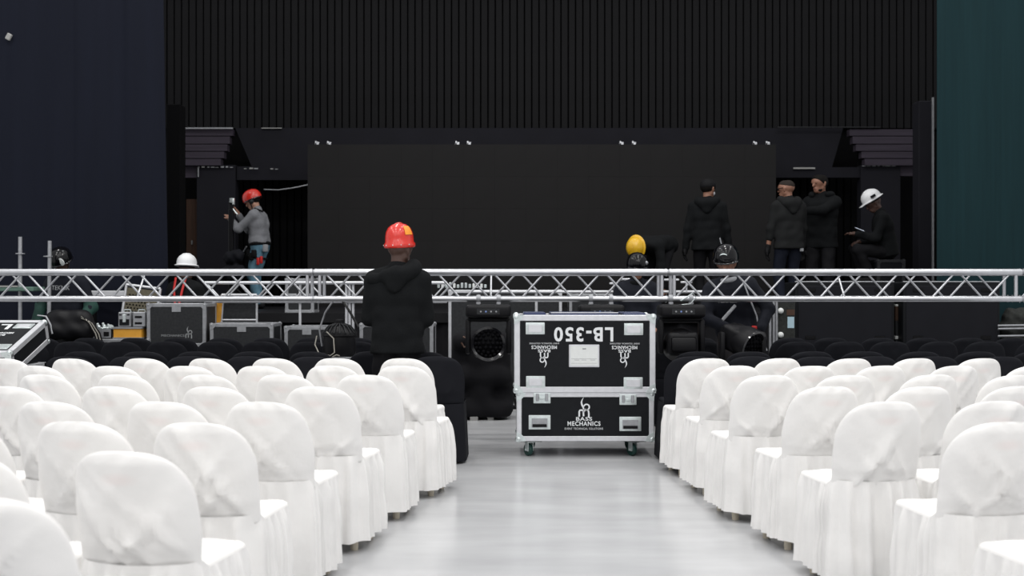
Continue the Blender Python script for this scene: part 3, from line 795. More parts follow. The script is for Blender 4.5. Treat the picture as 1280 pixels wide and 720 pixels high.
for xj in segs[1:5]:
    for zz in (zt_, zb_):
        for yy in (0, TW): obj('coupler', MB().lathe([(.022, -.03), (.024, -.02), (.024, .02), (.022, .03)], 12, 'X', (xj, yy, zz)).tube([(xj - .02, yy, zz - .034), (xj - .02, yy, zz + .034)], .005, 6).tube([(xj + .02, yy, zz - .034), (xj + .02, yy, zz + .034)], .005, 6), 'alu_dull', tr, 40)
for xs_, lx_ in ((segs[0], -.06), (segs[5], .06)):     # ground supports just outside the picture
    for yy in (0, TW): obj('support_leg', MB().tube([(xs_ + lx_, yy, .02), (xs_ + lx_, yy, zt_ + .08)], .028, 12), 'alu', tr, 50)
    obj('base_plate', MB().box(xs_ + lx_ - .3, xs_ + lx_ + .3, -.25, .5, 0, .02), 'alu_dull', tr)

# second slim truss on upright posts behind
D2 = 13.25
t2 = thing('ladder_truss', 'slim aluminium truss on upright posts behind the main truss', 'truss', (0, D2 - .22, 0))
za, zb2 = WZ(353.6, D2), WZ(376.5, D2)
x0, x1 = WX(262, D2), WX(560, D2)
for zz in (za, zb2): obj('chord', MB().tube([(x0, 0, zz), (x1, 0, zz)], .020, 10), 'alu_edge', t2, 50)
xx = x0 + .02; i = 0
while xx + .2 < x1:
    obj('brace', MB().tube([(xx, 0, zb2 if i % 2 else za), (xx + .2, 0, za if i % 2 else zb2)], .009, 6), 'alu_edge', t2); xx += .2; i += 1
for px in (374.5, 432.5, 436.5, 441):
    x = WX(px, D2 - .22); obj('post', MB().tube([(x, 0.03, 0), (x, 0.03, za)], .016, 8), 'alu_edge', t2)
t3 = thing('rail_frame', 'thin bright rail on posts above the case lid, centre', 'rail', (0, D2 - .42, 0))
x0, x1 = WX(590, D2), WX(880, D2)
obj('rail', MB().tube([(x0, 0, WZ(364.5, D2)), (x1, 0, WZ(364.5, D2))], .016, 8), 'alu_edge', t3, 50)
for px in (669.5, 790.5): obj('post', MB().tube([(WX(px, D2), .02, 0), (WX(px, D2), .02, WZ(364, D2))], .016, 8), 'alu_edge', t3)
rg2 = random.Random(9)
for (a, b, y) in ((770, 794, 349.5), (758, 770, 354.5), (783, 794, 357), (824, 842, 350), (844, 858, 353)):
    obj('cross_rail', MB().rbox(WX(a, D2), WX(b, D2), -.02, .02, WZ(y + 1.2, D2), WZ(y - 1.2, D2), .006, 1), 'alu_edge', t3)
    obj('cross_rail', MB().rbox(WX((a + b) / 2 - 1, D2), WX((a + b) / 2 + 1, D2), -.02, .02, WZ(366, D2), WZ(y, D2), .006, 1), 'alu_edge', t3)
# control desk bits on the big case: small bright knobs strip
sb = thing('connector_strip', 'row of small bright connectors on the case behind the man in red', 'connector strip', (WX(578, D2), D2 - .02, WZ(363, D2) + .008))
obj('rail', MB().rbox(-.30, .30, 0, .05, 0, .03, .005, 1), 'black_plastic', sb)
for i in range(13):
    x = -.28 + i * .046; obj('connector', MB().rbox(x - .014, x + .014, -.012, .03, .02, .06 + .03 * rg2.random(), .004, 1), 'zinc' if rg2.random() < .6 else 'paper', sb)

# ================================================================== MOVING HEAD LAMPS
def moving_head(label, loc, hung, lens_yaw=0.0, pitch=0.0, lensed=True, group='moving head lamps'):
    root = thing('moving_head_lamp', label, 'stage lamp', loc, 0, group)
    s = -1 if hung else 1; root.rotation_euler = (0, PI if hung else 0, 0)
    b = obj('base', MB().rbox(-.20, .20, -.15, .15, 0.0, .115, .03, 3), 'black_plastic', root, 40)
    obj('display', MB().box(-.10, .10, -.156, -.148, .035, .085), 'laminate_old', b)
    for i in range(4): obj('button', MB().lathe([(.008, -.162), (.008, -.15)], 10, 'Y', (-.07 + .045 * i, 0, .06)), 'led_dot' if i == 2 else 'alu_dull', b)
    y = obj('yoke', MB().rbox(-.19, .19, -.06, .06, .115, .155, .018, 2).rbox(-.205, -.16, -.075, .075, .13, .44, .02, 2).rbox(.16, .205, -.075, .075, .13, .44, .02, 2), 'black_plastic', root, 40)
    hd = obj('head', MB().lathe([(.05, .17), (.10, .165), (.118, .14), (.125, .05), (.150, -.02), (.152, -.12), (.148, -.15), (.128, -.145), (.126, -.135)], 32, 'Y').rbox(-.135, .135, -.05, .17, -.11, .11, .04, 3), 'black_plastic', root, 40)
    hd.location = (0, 0, .36); hd.rotation_euler = (pitch, 0, lens_yaw)
    obj('bezel', MB().lathe([(.128, -.152), (.150, -.158), (.150, -.14), (.128, -.14)], 32, 'Y', ring=True), 'black_gloss', hd, 40)
    lens = MB()
    for rad, nn in ((0, 1), (.042, 6), (.082, 12), (.112, 18)):
        for k in range(nn):
            a = 2 * PI * k / nn; lens.sphere((rad * math.cos(a), -.148, rad * math.sin(a)), .0165, 8, 5, (1, .5, 1))
    lens.lathe([(.128, -.146), (.128, -.142)], 32, 'Y'); obj('lens_cells', lens, 'lens', hd, 180)
    obj('rear_rib', MB().rbox(-.11, .11, .165, .19, -.06, .07, .02, 2), 'black_plastic', hd, 40)
    if hung:
        for x in (-.09, .09):
            obj('clamp', MB().rbox(x - .02, x + .02, -.03, .03, -.022, .004, .006, 1).lathe([(.036, -.018), (.040, 0), (.036, .018)], 14, 'X', (x, 0, -.052)), 'alu_dull', root, 40)
    return root

zc = WZ(373.6, DT)
zhook = zc - .050
moving_head('black moving lamp with honeycomb lens hanging left of the lettered case', (WX(611, DT + .1), DT, zhook), True, 0, 0.12)
moving_head('black moving lamp mostly hidden behind the lettered case', (WX(750, DT + .1), DT, zhook), True, 0, 0.5)
moving_head('black moving lamp hanging with its rear turned, right of the lettered case', (WX(851, DT), DT, zhook), True, PI, -0.1)
sc = tag(obj('safety_cable', MB().tube([W(851, 376, DT - .04), W(858, 372, DT - .06), W(866, 366, DT - .06), W(870, 372, DT - .05), W(863, 380, DT - .05), W(852, 381, DT - .05)], .006, 6), 'zinc', None, 60), 'thin steel safety cable looped over the truss above right lamp', 'cable')

# caged lamp (ribbed cover) on its small case
DLp = 10.5
cg = thing('caged_lamp', 'black lamp with ribbed cover and looped cable left of red helmet man', 'stage lamp', (WX(424, DLp), DLp + .02, WZ(447, DLp) + .006))
obj('body', MB().lathe([(.14, 0), (.155, .04), (.15, .16), (.145, .19), (.16, .20), (.155, .225), (.10, .285), (.05, .30), (.03, .30)], 28), 'black_plastic', cg, 40)
for k in range(18):
    a = 2 * PI * k / 18; obj('rib', MB().tube([(.158 * math.cos(a), .158 * math.sin(a), .225), (.105 * math.cos(a), .105 * math.sin(a), .292), (.045 * math.cos(a), .045 * math.sin(a), .312)], .007, 6), 'laminate_old', cg)
obj('knob', MB().lathe([(.04, .30), (.048, .31), (.045, .345), (.02, .355)], 16), 'black_plastic', cg, 40)
obj('bracket', MB().tube([(-.16, -.02, .10), (-.185, -.02, .26), (-.13, -.02, .42), (-.05, -.02, .535)], .009, 8), 'alu_dull', cg, 60)
obj('strap', MB().tube([(.02, 0, .54), (.10, -.01, .42), (.18, -.02, .28)], .012, 6), 'cable_dark', cg)
obj('cable', MB().tube([(-.10, -.13, .24), (-.03, -.165, .18), (-.02, -.17, .05), (-.06, -.175, .02), (-.17, -.16, .05), (-.21, -.12, .12), (-.2, -.08, .20)], .006, 6), 'cable', cg, 60)
obj('cable', MB().tube([(-.04, -.17, .01), (0, -.18, .03), (.03, -.18, .02)], .006, 6), 'cable', cg, 60)

# draped stand left of the aisle
def drape_disp(X, Y, Z): return 0.010 * np.sin(24 * X + 3 * np.sin(5 * Z)) * np.clip((0.9 - Z) / .5, 0, 1) + 0.008 * np.sin(26 * Z + 14 * X ** 2) * np.clip(1 - np.abs(Z - .45) / .3, 0, 1)
dm = sdf_mesh('drape', [((-.18, -.1, .80), (.20, -.1, .80), .10, .10), ((-.2, .1, .8), (.2, .1, .8), .1, .1), ((-.21, -.12, .1), (.22, -.12, .1), .12, .12), ((-.21, .15, .1), (.22, .15, .1), .12, .12), ((-.2, -.1, .45), (.21, -.1, .45), .115, .115), ((-.2, .1, .45), (.21, .1, .45), .115, .115),
    ((-.2, 0, .1), (-.18, 0, .8), .12, .11), ((.22, 0, .1), (.2, 0, .8), .12, .11), ((0, -.08, .1), (0, -.08, .8), .15, .13), ((0, .1, .1), (0, .1, .8), .15, .13)], .016, .05, [((0, 0, .03), (0, 0, -1))], drape_disp)
dd = thing('draped_stand', 'waist-high stand under a black cloth beside the aisle', 'draped stand', (WX(600, 11.55), 11.72, 0))
obj('drape', dm, 'drape', dd)
obj('foot', MB().box(-.10, -.02, -.24, -.2, 0, .04).box(.08, .14, -.2, -.1, 0, .05).box(-.12, -.04, .1, .2, 0, .05).box(.08, .14, .1, .2, 0, .05), 'tape', dd)
obj('hook', MB().tube([(-.17, -.23, .86), (-.13, -.26, .84), (-.12, -.25, .78), (-.16, -.25, .75), (-.19, -.24, .80)], .010, 6), 'brown_wood', dd, 60)

stn = thing('floor_stand', 'thin dark floor stand leaning behind the left edge of lettered case', 'stand', (WX(645, 12.6), 12.6, 0))
obj('pole', MB().tube([(0, 0, .02), (-.09, .05, .42), (-.11, .08, .9)], .012, 8), 'rubber', stn)
obj('foot', MB().rbox(-.06, .05, -.05, .05, 0, .04, .012, 2), 'rubber', stn)

# ================================================================== CLUTTER AT LEFT
DL = 12.9
sc_ = thing('scaffold_frame', 'silver scaffold poles with a greenish plank at far left', 'scaffold', (0, 12.55, 0))
for px, top in ((25.3, 296), (60, 301)):
    x = WX(px, 12.55); p_ = obj('pole', MB().tube([(x, 0, .0), (x + (.0 if px < 50 else .02), 0, WZ(top, 12.55))], .021, 12), 'alu_dull', sc_, 50)
    obj('collar', MB().lathe([(.022, -.008), (.05, -.006), (.05, .006), (.022, .008)], 12, 'Z', (x, 0, WZ(317 if px < 50 else 320.5, 12.55))), 'alu_dull', p_)
    obj('foot', MB().box(x - .07, x + .07, -.07, .07, 0, .012), 'alu_dull', sc_)
obj('plank', MB().rbox(WX(-20, 12.55), WX(49, 12.55), -.16, .16, WZ(364, 12.55), WZ(358.5, 12.55), .008, 1), 'plank_green', sc_)
obj('plank_edge', MB().box(WX(-20, 12.55), WX(30, 12.55), -.165, -.155, WZ(358.8, 12.55), WZ(357, 12.55)), 'tape', sc_)

wbd = thing('white_board', 'long narrow white board lying above the cases at left', 'board', (WX(125, 13), 13.36, 0))
obj('board', MB().rbox(-.24, .24, -.06, .06, WZ(370.5, 13), WZ(363.5, 13), .006, 1), 'white_board', wbd)
for x in (-.2, .2): obj('prop', MB().box(x - .02, x + .02, -.03, .03, 0, WZ(370.5, 13)), 'rubber', wbd)

# leaning framed perforated plate
gp = thing('perforated_panel', 'leaning silver framed perforated panel left of the tall grey case', 'panel', (WX(164, 13.25), 13.0, .01))
Zp = WZ(357.5, 13.25)
pl_ = obj('plate', MB().box(-.16, .20, -.008, .008, .03, Zp - .03), 'mesh_plate', gp)
hol = MB()
for i in range(9):
    for j in range(20):
        x = -.14 + .038 * i + (.019 if j % 2 else 0); z = .55 + .038 * j
        if z < Zp - .06: hol.lathe([(.011, -.010), (.011, -.0085)], 6, 'Y', (x, 0, z))
ho = obj('holes', hol, 'wall_black', pl_); ho['kind'] = 'stuff'
for a, b in (((-.18, 0, 0), (-.18, 0, Zp)), ((.22, 0, 0), (.22, 0, Zp)), ((-.18, 0, Zp), (.22, 0, Zp)), ((-.18, 0, .02), (.22, 0, .02))):
    obj('frame_bar', MB().tube([a, b], .016, 8), 'alu_edge', gp)
gp.rotation_euler = (math.radians(-5), math.radians(7), 0)

lowb = case('plain black case carrying the little aluminium boxes', 108, 186, 424.5, 12.56, .42, zb=.1, sticker=False, m='laminate')
zlo = WZ(424.5, 12.56) + .006
ob = thing('orange_box', 'orange fronted flat box under two small aluminium cases', 'box', (WX(160, 12.6), 12.58, zlo))
obj('body', MB().box(-.155, .155, 0, .3, 0, .13), 'orange', ob)
for z in (0, .115): obj('rim', MB().box(-.165, .165, -.01, .31, z, z + .018), 'alu_dull', ob)
for px, nm in ((158.5, 'small silver case with centre clasp on the orange box'), (176.5, 'small silver case with two slots beside the tall grey case')):
    a = thing('aluminium_case', nm, 'case', (WX(px, 12.7), 12.62, zlo + .136))
    obj('body', MB().rbox(-.07, .07, 0, .2, 0, .165, .008, 1), 'alu_dull', a)
    if px < 160:
        obj('front_panel', MB().box(-.055, .055, -.004, 0.001, .015, .085), 'laminate', a)
        obj('clasp', MB().rbox(-.018, .018, -.012, 0.001, .05, .14, .004, 1), 'zinc', a)
        for x in (-.045, .045): obj('slot', MB().box(x - .014, x + .014, -.003, .001, .128, .142), 'rubber', a)
    else:
        for z in (.04, .11): obj('slot', MB().rbox(-.045, .035, -.004, .001, z - .012, z + .012, .001, 1), 'rubber', a)
    obj('handle', MB().tube([(-.04, .1, .165), (-.035, .1, .19), (.035, .1, .19), (.04, .1, .165)], .007, 6), 'zinc', a)
cr_ = thing('clamp_crate', 'grey crate full of shiny clamps on the plain black case', 'crate', (WX(126, 12.6), 12.58, zlo))
obj('crate_body', MB().box(-.135, .135, 0, .012, 0, .11).box(-.135, .135, .28, .292, 0, .11).box(-.135, -.123, 0, .29, 0, .11).box(.123, .135, 0, .29, 0, .11).box(-.135, .135, 0, .29, 0, .012), 'alu_dull', cr_)
obj('slot', MB().box(-.05, .0, -.003, .001, .03, .08).box(.04, .1, -.003, .001, .03, .08), 'rubber', cr_)
for i in range(14):
    x, y = rg2.uniform(-.1, .1), rg2.uniform(.04, .24); rt = rg2.uniform(0, 6)
    c = obj('clamp', MB().lathe([(.026, -.014), (.034, 0), (.026, .014)], 10, 'X').rbox(-.012, .012, -.05, .01, -.012, .012, .004, 1), 'zinc' if i % 3 else 'black_plastic', cr_, 40, (x, y, .10 + rg2.uniform(0, .035)))
    c.rotation_euler = (rt, rt * 1.7, rt * .6)

lo_ = thing('orange_board', 'narrow orange board leaning on the low case', 'board', (WX(268, 13), 13.12, 0))
ob2 = obj('board', MB().rbox(-.05, .05, -.015, .015, 0, 1.24, .006, 1), 'orange', lo_); lo_.rotation_euler = (0, math.radians(4.5), 0); lo_.location.x = WX(263, 13) - .03
obj('edge', MB().box(-.062, -.05, -.02, .02, 0, 1.24).box(.05, .062, -.02, .02, 0, 1.24), 'alu_edge', lo_)
fp = thing('framed_panel', 'dark panel in a thin silver frame beside the leaning orange board', 'panel', (WX(298, 13.1), 13.14, 0))
obj('sheet', MB().box(-.20, .20, -.01, .01, .3, 1.27), 'laminate_old', fp)
for a, b in (((-.205, 0, 0), (-.205, 0, 1.28)), ((.205, 0, 0), (.205, 0, 1.28)), ((-.205, 0, WZ(400, 13.1)), (.205, 0, WZ(400, 13.1))), ((-.205, 0, 1.28), (.205, 0, 1.28))):
    obj('frame_bar', MB().tube([a, b], .014, 8), 'alu_edge', fp)
cp = case('flat-lidded dark case on stage edge seen through the truss', 357, 392, 348.5, 14.1, .35, zb=STZ, sticker=False, wheels=False, edge='alu_dull', lids=False); 
cp['group'] = 'cases on the stage'

# ================================================================== RIGHT SIDE
DS = 12.75
def sub(label, a, b):
    x0, x1 = WX(a, DS), WX(b, DS); t = thing('speaker_cabinet', label, 'speaker', ((x0 + x1) / 2, DS, 0)); hw = (x1 - x0) / 2; zt = WZ(353, DS)
    obj('cabinet', MB().rbox(-hw, hw, 0, .5, .1, zt, .012, 2), 'laminate', t)
    obj('grille', MB().rbox(-hw + .03, hw - .03, -.012, .002, .14, zt - .04, .006, 1), 'grille', t)
    for sx in (-1, 1):
        for z in (zt - .09, WZ(422, DS)): obj('handle_slot', MB().rbox(sx * hw * .70 - .06, sx * hw * .70 + .06, -.016, -.008, z - .022, z + .022, .006, 1), 'rubber', t)
    obj('top_rail', MB().rbox(-hw, hw, -.005, .03, zt, zt + .014, .004, 1), 'alu_dull', t)
    for sx in (-1, 1):
        for y in (.08, .42): castor(t, sx * (hw - .12), y, .042, .3)
    return t
sub('left one of two wide black speaker cabinets at right', 994, 1118)
sub('right one of two wide black speaker cabinets at right', 1129, 1250)
wsx = thing('wood_post', 'brown and white post between the two black speaker cabinets', 'post', (WX(1123, 12.9), 12.95, 0))
obj('post', MB().rbox(-.026, .026, -.03, .03, 0, WZ(401, 12.9), .004, 1), 'laminate_old', wsx)
obj('wood_band', MB().rbox(-.028, .028, -.032, .032, WZ(401, 12.9), WZ(383, 12.9), .004, 1), 'brown_wood', wsx)
obj('white_cap', MB().rbox(-.028, .028, -.034, .034, WZ(383, 12.9), WZ(380.5, 12.9), .004, 1), 'paper', wsx)
obj('white_band', MB().rbox(-.03, .03, -.034, .034, WZ(424, 12.9), WZ(420, 12.9), .004, 1), 'paper', wsx)
ra = thing('amplifier_rack', 'grey equipment rack with pale blue sticker beside the leaning worker', 'rack', (WX(982, 12.7), 12.7, 0))
obj('body', MB().box(-.11, .11, 0, .4, 0, 1.20), 'laminate_old', ra)
obj('face', MB().box(-.10, .10, -.006, .001, .6, 1.19), M['pile_dark'], ra)
obj('sticker', MB().box(.02, .095, -.010, -.004, WZ(410, 12.7), WZ(396, 12.7)), 'blue_sticker', ra)
obj('brown_panel', MB().box(.01, .10, -.010, -.004, WZ(394, 12.7), WZ(387, 12.7)), 'brown_wood', ra)
for py in (388.5, 418.5): obj('knob', MB().sphere((-.06, -.02, WZ(py, 12.7)), .034, 14, 10), 'paper', ra, 180)
for px in (962, 966.5, 970): obj('frame_post', MB().tube([(WX(px, 12.7) - WX(982, 12.7), -.03, 0), (WX(px, 12.7) - WX(982, 12.7) - .0, -.03, 1.22)], .014, 8), 'alu_dull', ra)
# bundle at far right
bd = thing('cloth_bundle', 'dark grey bundle of rolled cloth at the far right behind chairs', 'cloth bundle', (WX(1275, 12.9) + .1, 12.9, 0))
obj('roll', sdf_mesh('roll', [((-.2, 0, 1.03), (.5, .05, 1.05), .10, .09), ((-.22, .02, .9), (.45, .02, .88), .12, .1), ((-.2, 0, .6), (.5, 0, .6), .2, .2), ((-.2, 0, .2), (.5, 0, .2), .2, .2)], .02, .04, (), lambda X, Y, Z: .012 * np.sin(40 * X + 18 * Z) * np.sin(30 * Z)), 'pile_dark', bd)
for z, L in ((WZ(411, 12.7), .5), (WZ(420, 12.7), .42), (WZ(407, 12.7), .55)):
    pp = tag(obj('steel_pipe', MB().tube([(WX(1251, 12.6), 12.66 + .03 * L, z), (WX(1251, 12.6) + L, 12.64, z + .01)], .012, 8), 'alu_dull'), 'thin steel pipe in front of cloth bundle, %s' % ('uppermost' if L > .52 else 'middle one' if L > .45 else 'lowest one'), 'pipe', 'pipes at far right')
# loose lever on stage edge at right
lv = tag(obj('stage_lever', MB().tube([(4.85, 14.0, STZ + .013), (4.83, 14.0, STZ + .09)], .012, 6).tube([(4.5, 14.0, STZ + .013), (5.05, 14.0, STZ + .013)], .013, 6), 'alu_dull'), 'short silver bar clamp lying along the stage edge at right', 'clamp')

# tall black stand the grey worker handles
sdn = thing('lift_stand', 'tall black stand with silver clamp handled by worker in grey sweater', 'stand', (WX(288, 16.5), 16.55, STZ))
z_t = WZ(246, 16.3) - STZ
obj('mast', MB().rbox(-.035, .035, -.04, .04, .03, z_t - .16, .01, 1).rbox(-.03, .03, -.03, .03, z_t - .3, z_t - .06, .008, 1), 'black_plastic', sdn)
obj('clamp', MB().rbox(-.02, .05, -.03, .03, z_t - .10, z_t, .01, 2).tube([(.0, 0, z_t - .12), (.04, 0, z_t - .18), (.09, 0, z_t - .24)], .014, 8), 'zinc', sdn, 40)
for a in (0.3, 2.4, 4.5): obj('leg', MB().tube([(0, 0, .35), (.4 * math.cos(a), .4 * math.sin(a), .015)], .015, 8), 'black_plastic', sdn)
bg = obj('tool_bag', sdf_mesh('bag', [((.02, -.12, .75), (.12, -.12, .78), .10, .10), ((.0, -.12, .52), (.14, -.12, .55), .12, .11)], .015, .04, (), lambda X, Y, Z: .01 * np.sin(50 * X) * np.sin(40 * Z)), 'black_cloth', sdn)
cb_ = tag(obj('hanging_cable', MB().tube([W(330, 237, 18.2), W(348, 237.5, 18.2), W(366, 235, 18.2), W(386, 231, 18.2)], .012, 6), 'alu_dull', None, 60), 'pale cable sagging across the dark opening left of video wall', 'cable')

# ================================================================== PEOPLE
def ik(a, b, l1, l2, pole):
    a, b, pole = Vector(a), Vector(b), Vector(pole); d = b - a; L = min(d.length, (l1 + l2) * .999); u = d.normalized(); b = a + u * L
    x = (l1 * l1 - l2 * l2 + L * L) / (2 * L); hgt = math.sqrt(max(l1 * l1 - x * x, 0)); pp = (pole - u * pole.dot(u)).normalized()
    return a + u * x + pp * hgt, b


def fabric(amp, seed):
    def f(X, Y, Z):
        return (amp * .6 * np.sin(17 * Z + 21 * X + 3 * np.sin(11 * Y + 6 * Z + seed) + seed) * np.sin(13 * X + 8 * Y - 7 * Z + 2 * seed) + amp * .5 * np.sin(34 * Z - 32 * X + seed * 2 + 2 * np.sin(7 * Z)) * np.sin(17 * Y + 9 * X + 8 * Z + seed)).astype(np.float32)
    return f


def hat_mesh(kind):
    mb = MB()
    if kind == 'hard':
        mb.lathe([(.118, -.012), (.148, -.006), (.150, .0), (.146, .005), (.126, .012), (.125, .045), (.116, .080), (.095, .112), (.060, .135), (.02, .144), (.002, .145)], 36, 'Z', (0, 0, 0), .90, 1.08)
        for sx in (-.030, 0, .030):
            mb.tube([(sx, .118 * math.cos(a) * 1.0, .012 + .133 * math.sin(a)) for a in np.linspace(.25, PI - .25, 14)], .009 if sx == 0 else .006, 6)
        mb.add([(-.09, .11, .0), (.09, .11, .0), (.06, .19, -.012), (-.06, .19, -.012), (-.09, .11, .008), (.09, .11, .008), (.06, .19, -.005), (-.06, .19, -.005)],
               [(0, 3, 2, 1), (4, 5, 6, 7), (0, 1, 5, 4), (1, 2, 6, 5), (2, 3, 7, 6), (3, 0, 4, 7)])
    elif kind == 'round':        # round shell with a rolled brim
        mb.lathe([(.112, -.034), (.128, -.034), (.137, -.024), (.136, -.004), (.124, .010), (.122, .050), (.115, .085), (.096, .119), (.062, .143), (.022, .153), (.002, .154)], 40, 'Z', (0, 0, 0), .92, 1.08)
        mb.v = [(x * .9, y * .9, z) for x, y, z in mb.v]
        mb.tube([(0, (.117) * math.cos(a), .02 + .134 * math.sin(a)) for a in np.linspace(.15, PI - .15, 16)], .008, 6)
    else:                        # climbing helmet
        mb.lathe([(.112, -.035), (.126, -.035), (.131, -.01), (.130, .03), (.118, .072), (.095, .103), (.058, .125), (.02, .134), (.002, .135)], 36, 'Z', (0, 0, 0), .92, 1.10)
    return mb


def person(label, loc, yaw, h=1.76, lean=0.0, side=0.0, hands=None, feet=None, head=(0, 0), top='hoodie_black', low='trouser_black', skin='skin_tan',
           hat=None, hair=None, hood=True, glove=None, bare=(0, 0), pelvis=None, vox=.0125, seed=1, polesL=None, polesR=None, collar=None, hem=.10, sleeve=None, hat_tilt=0.0, curl=.6, arm_r=1.0, kneepole=None, hfollow=.25, hood_shift=0.0):
    k = h / 1.76
    root = thing('person', label, 'person', loc, yaw)
    Pv = Vector(pelvis) * k if pelvis else Vector((0, 0, .95 * k))
    u = Vector((math.sin(side), math.sin(lean) * math.cos(side), math.cos(lean) * math.cos(side))).normalized(); rgt = Vector((1, 0, 0)); rgt = (rgt - u * rgt.dot(u)).normalized(); fw = u.cross(rgt).normalized()
    N = Pv + u * .52 * k
    SL, SR = N - u * .075 * k - rgt * .188 * k, N - u * .075 * k + rgt * .188 * k
    hands = hands or ((-.27, .05, .80), (.27, .05, .80)); feet = feet or ((-.10, 0, 0), (.10, 0, 0))
    HL, HR = Vector(hands[0]) * k, Vector(hands[1]) * k
    EL, HL = ik(SL, HL, .295 * k, .265 * k, polesL or (-.4, -.8, -.3)); ER, HR = ik(SR, HR, .295 * k, .265 * k, polesR or (.4, -.8, -.3))
    legs = []
    for i, s in ((0, -1), (1, 1)):
        hip = Pv + rgt * s * .09 * k - Vector((0, 0, .03 * k)); ank = Vector(feet[i]) * k + Vector((0, 0, .08 * k)); kn, ank = ik(hip, ank, .43 * k, .43 * k, kneepole or (s * .15, 1, 0)); legs.append((hip, kn, ank))
    hy, hp = head
    hf = (fw * math.cos(hy) - rgt * math.sin(hy)) ; flat = Vector((0, 0, 1)) * (1 - hfollow) + u * hfollow; flat.normalize()
    hf = (hf - flat * hf.dot(flat)).normalized(); hu = flat
    hr = hf.cross(hu).normalized(); q = Matrix.Rotation(hp, 3, hr); hf = q @ hf; hu = q @ hu
    C = N + (u * .4 + hu * .6).normalized() * .165 * k + hf * .025 * k
    # --- body, one surface
    B = []
    c = lambda a, b, ra, rb=None: B.append((a, b, ra * k, (rb if rb is not None else ra) * k))
    at = lambda f_, r_, u_: C + hf * f_ * k + hr * r_ * k + hu * u_ * k
    c(at(-.03, 0, .028), at(.025, 0, .03), .083); c(at(.03, 0, -.02), at(.052, 0, -.075), .062, .042); c(at(.0, -.03, -.05), at(.03, -.02, -.085), .045, .03); c(at(.0, .03, -.05), at(.03, .02, -.085), .045, .03)
    c(at(.095, 0, .015), at(.112, 0, -.022), .011, .016); c(at(.09, -.035, .028), at(.09, .035, .028), .014)
    c(at(.088, -.016, -.058), at(.088, .016, -.058), .011)
    for s in (-1, 1): c(at(-.012, s * .083, .012), at(-.006, s * .082, -.025), .017, .012)
    c(at(-.02, 0, -.04), N - u * .04 * k, .054, .062)
    c(SL + rgt * .03 * k, SR - rgt * .03 * k, .062); c(N - u * .16 * k - rgt * .07 * k, N - u * .16 * k + rgt * .07 * k, .10); c(N - u * .16 * k, Pv, .11); c(Pv - rgt * .06 * k, Pv + rgt * .06 * k, .10)
    for S_, E_, H_ in ((SL, EL, HL), (SR, ER, HR)):
        c(S_, E_, .048, .040); c(E_, H_, .040, .028)
    for S_, E_, H_, s in ((SL, EL, HL, -1), (SR, ER, HR, 1)):
        d = (H_ - E_).normalized(); pr = Vector((0, 0, 1)).cross(d)
        pr = pr.normalized() if pr.length > .1 else rgt.copy()
        pn = d.cross(pr).normalized()                              # palm normal
        c(H_, H_ + d * .045 * k, .030, .034); c(H_ + d * .03 * k - pr * .018 * k, H_ + d * .085 * k - pr * .024 * k, .018); c(H_ + d * .03 * k + pr * .018 * k, H_ + d * .085 * k + pr * .024 * k, .018)
        for fi, ln in enumerate((.062, .078, .083, .075)):
            o_ = (fi - 1.5) * .021 * k; a0 = H_ + d * .088 * k + pr * o_; d1 = (d - pn * curl * .6).normalized(); a1 = a0 + d1 * ln * .55 * k; d2 = (d - pn * curl * 1.6).normalized(); a2 = a1 + d2 * ln * .5 * k
            c(a0, a1, .0105, .0098); c(a1, a2, .0098, .0088)
        th = H_ + d * .03 * k - pr * s * .03 * k; t1 = th + (d * .7 - pr * s * .75 - pn * .2).normalized() * .04 * k; c(th, t1, .014, .012); c(t1, t1 + (d * .95 - pr * s * .2 - pn * .3).normalized() * .034 * k, .012, .010)
    for hip, kn, ank in legs:
        c(hip, kn, .075, .052); c(kn, ank, .052, .036); fo = Vector((0, 1, 0)); c(ank, ank + fo * .12 * k - Vector((0, 0, .045 * k)), .035, .03)
    obj('body', sdf_mesh('body', B, vox * .8, .014 * k), skin, root)
    for s in (-1, 1): obj('eye', MB().sphere(at(.0915, s * .031, .010), .011 * k, 10, 8), 'eye', root, 180)
    obj('mouth', MB().tube([at(.0985, -.02, -.059), at(.101, 0, -.058), at(.0985, .02, -.059)], .004 * k, 6), 'lip', root)
    # --- jacket
    J = []; j = lambda a, b, ra, rb=None: J.append((a, b, ra * k, (rb if rb is not None else ra) * k))
    hemP = Pv - u * hem * k
    j(SL + rgt * .02 * k, SR - rgt * .02 * k, .074)
    for S_ in (SL, SR): j(N - u * .005 * k, S_.lerp(N, .25) + u * .02 * k, .062, .060)
    pts = [(N - u * .12 * k, .095, .110), (N - u * .20 * k, .088, .118), (N - u * .34 * k, .072, .113), (Pv + u * .06 * k, .072, .118), (hemP, .082, .122)]
    for i, (p_, w_, r_) in enumerate(pts):
        j(p_ - rgt * w_ * k, p_ + rgt * w_ * k, r_)
        if i < len(pts) - 1:
            q_, w2, r2 = pts[i + 1]
            for s in (-1, 0, 1): j(p_ + rgt * s * w_ * k, q_ + rgt * s * w2 * k, r_, r2)
    j(N - u * .05 * k, N + u * .03 * k, .075, .066)
    for i, (S_, E_, H_) in enumerate(((SL, EL, HL), (SR, ER, HR))):
        j(S_, E_, .070 * arm_r, .060 * arm_r); e = E_.lerp(H_, 1 - bare[i] - .02); j(E_, e, .060 * arm_r, .048 * arm_r)
    obj('jacket', sdf_mesh('jacket', J, vox, .035 * k, [(hemP - u * .02 * k, -u)], fabric(.006, seed)), top, root)
    if sleeve:
        for S_, E_, H_ in ((SL, EL, HL), (SR, ER, HR)):
            obj('sleeve', sdf_mesh('sleeve', [(S_.lerp(E_, .85), E_, .069 * k, .067 * k), (E_, E_.lerp(H_, .97), .067 * k, .054 * k)], vox, .03, (), fabric(.005, seed + 3)), sleeve, root)
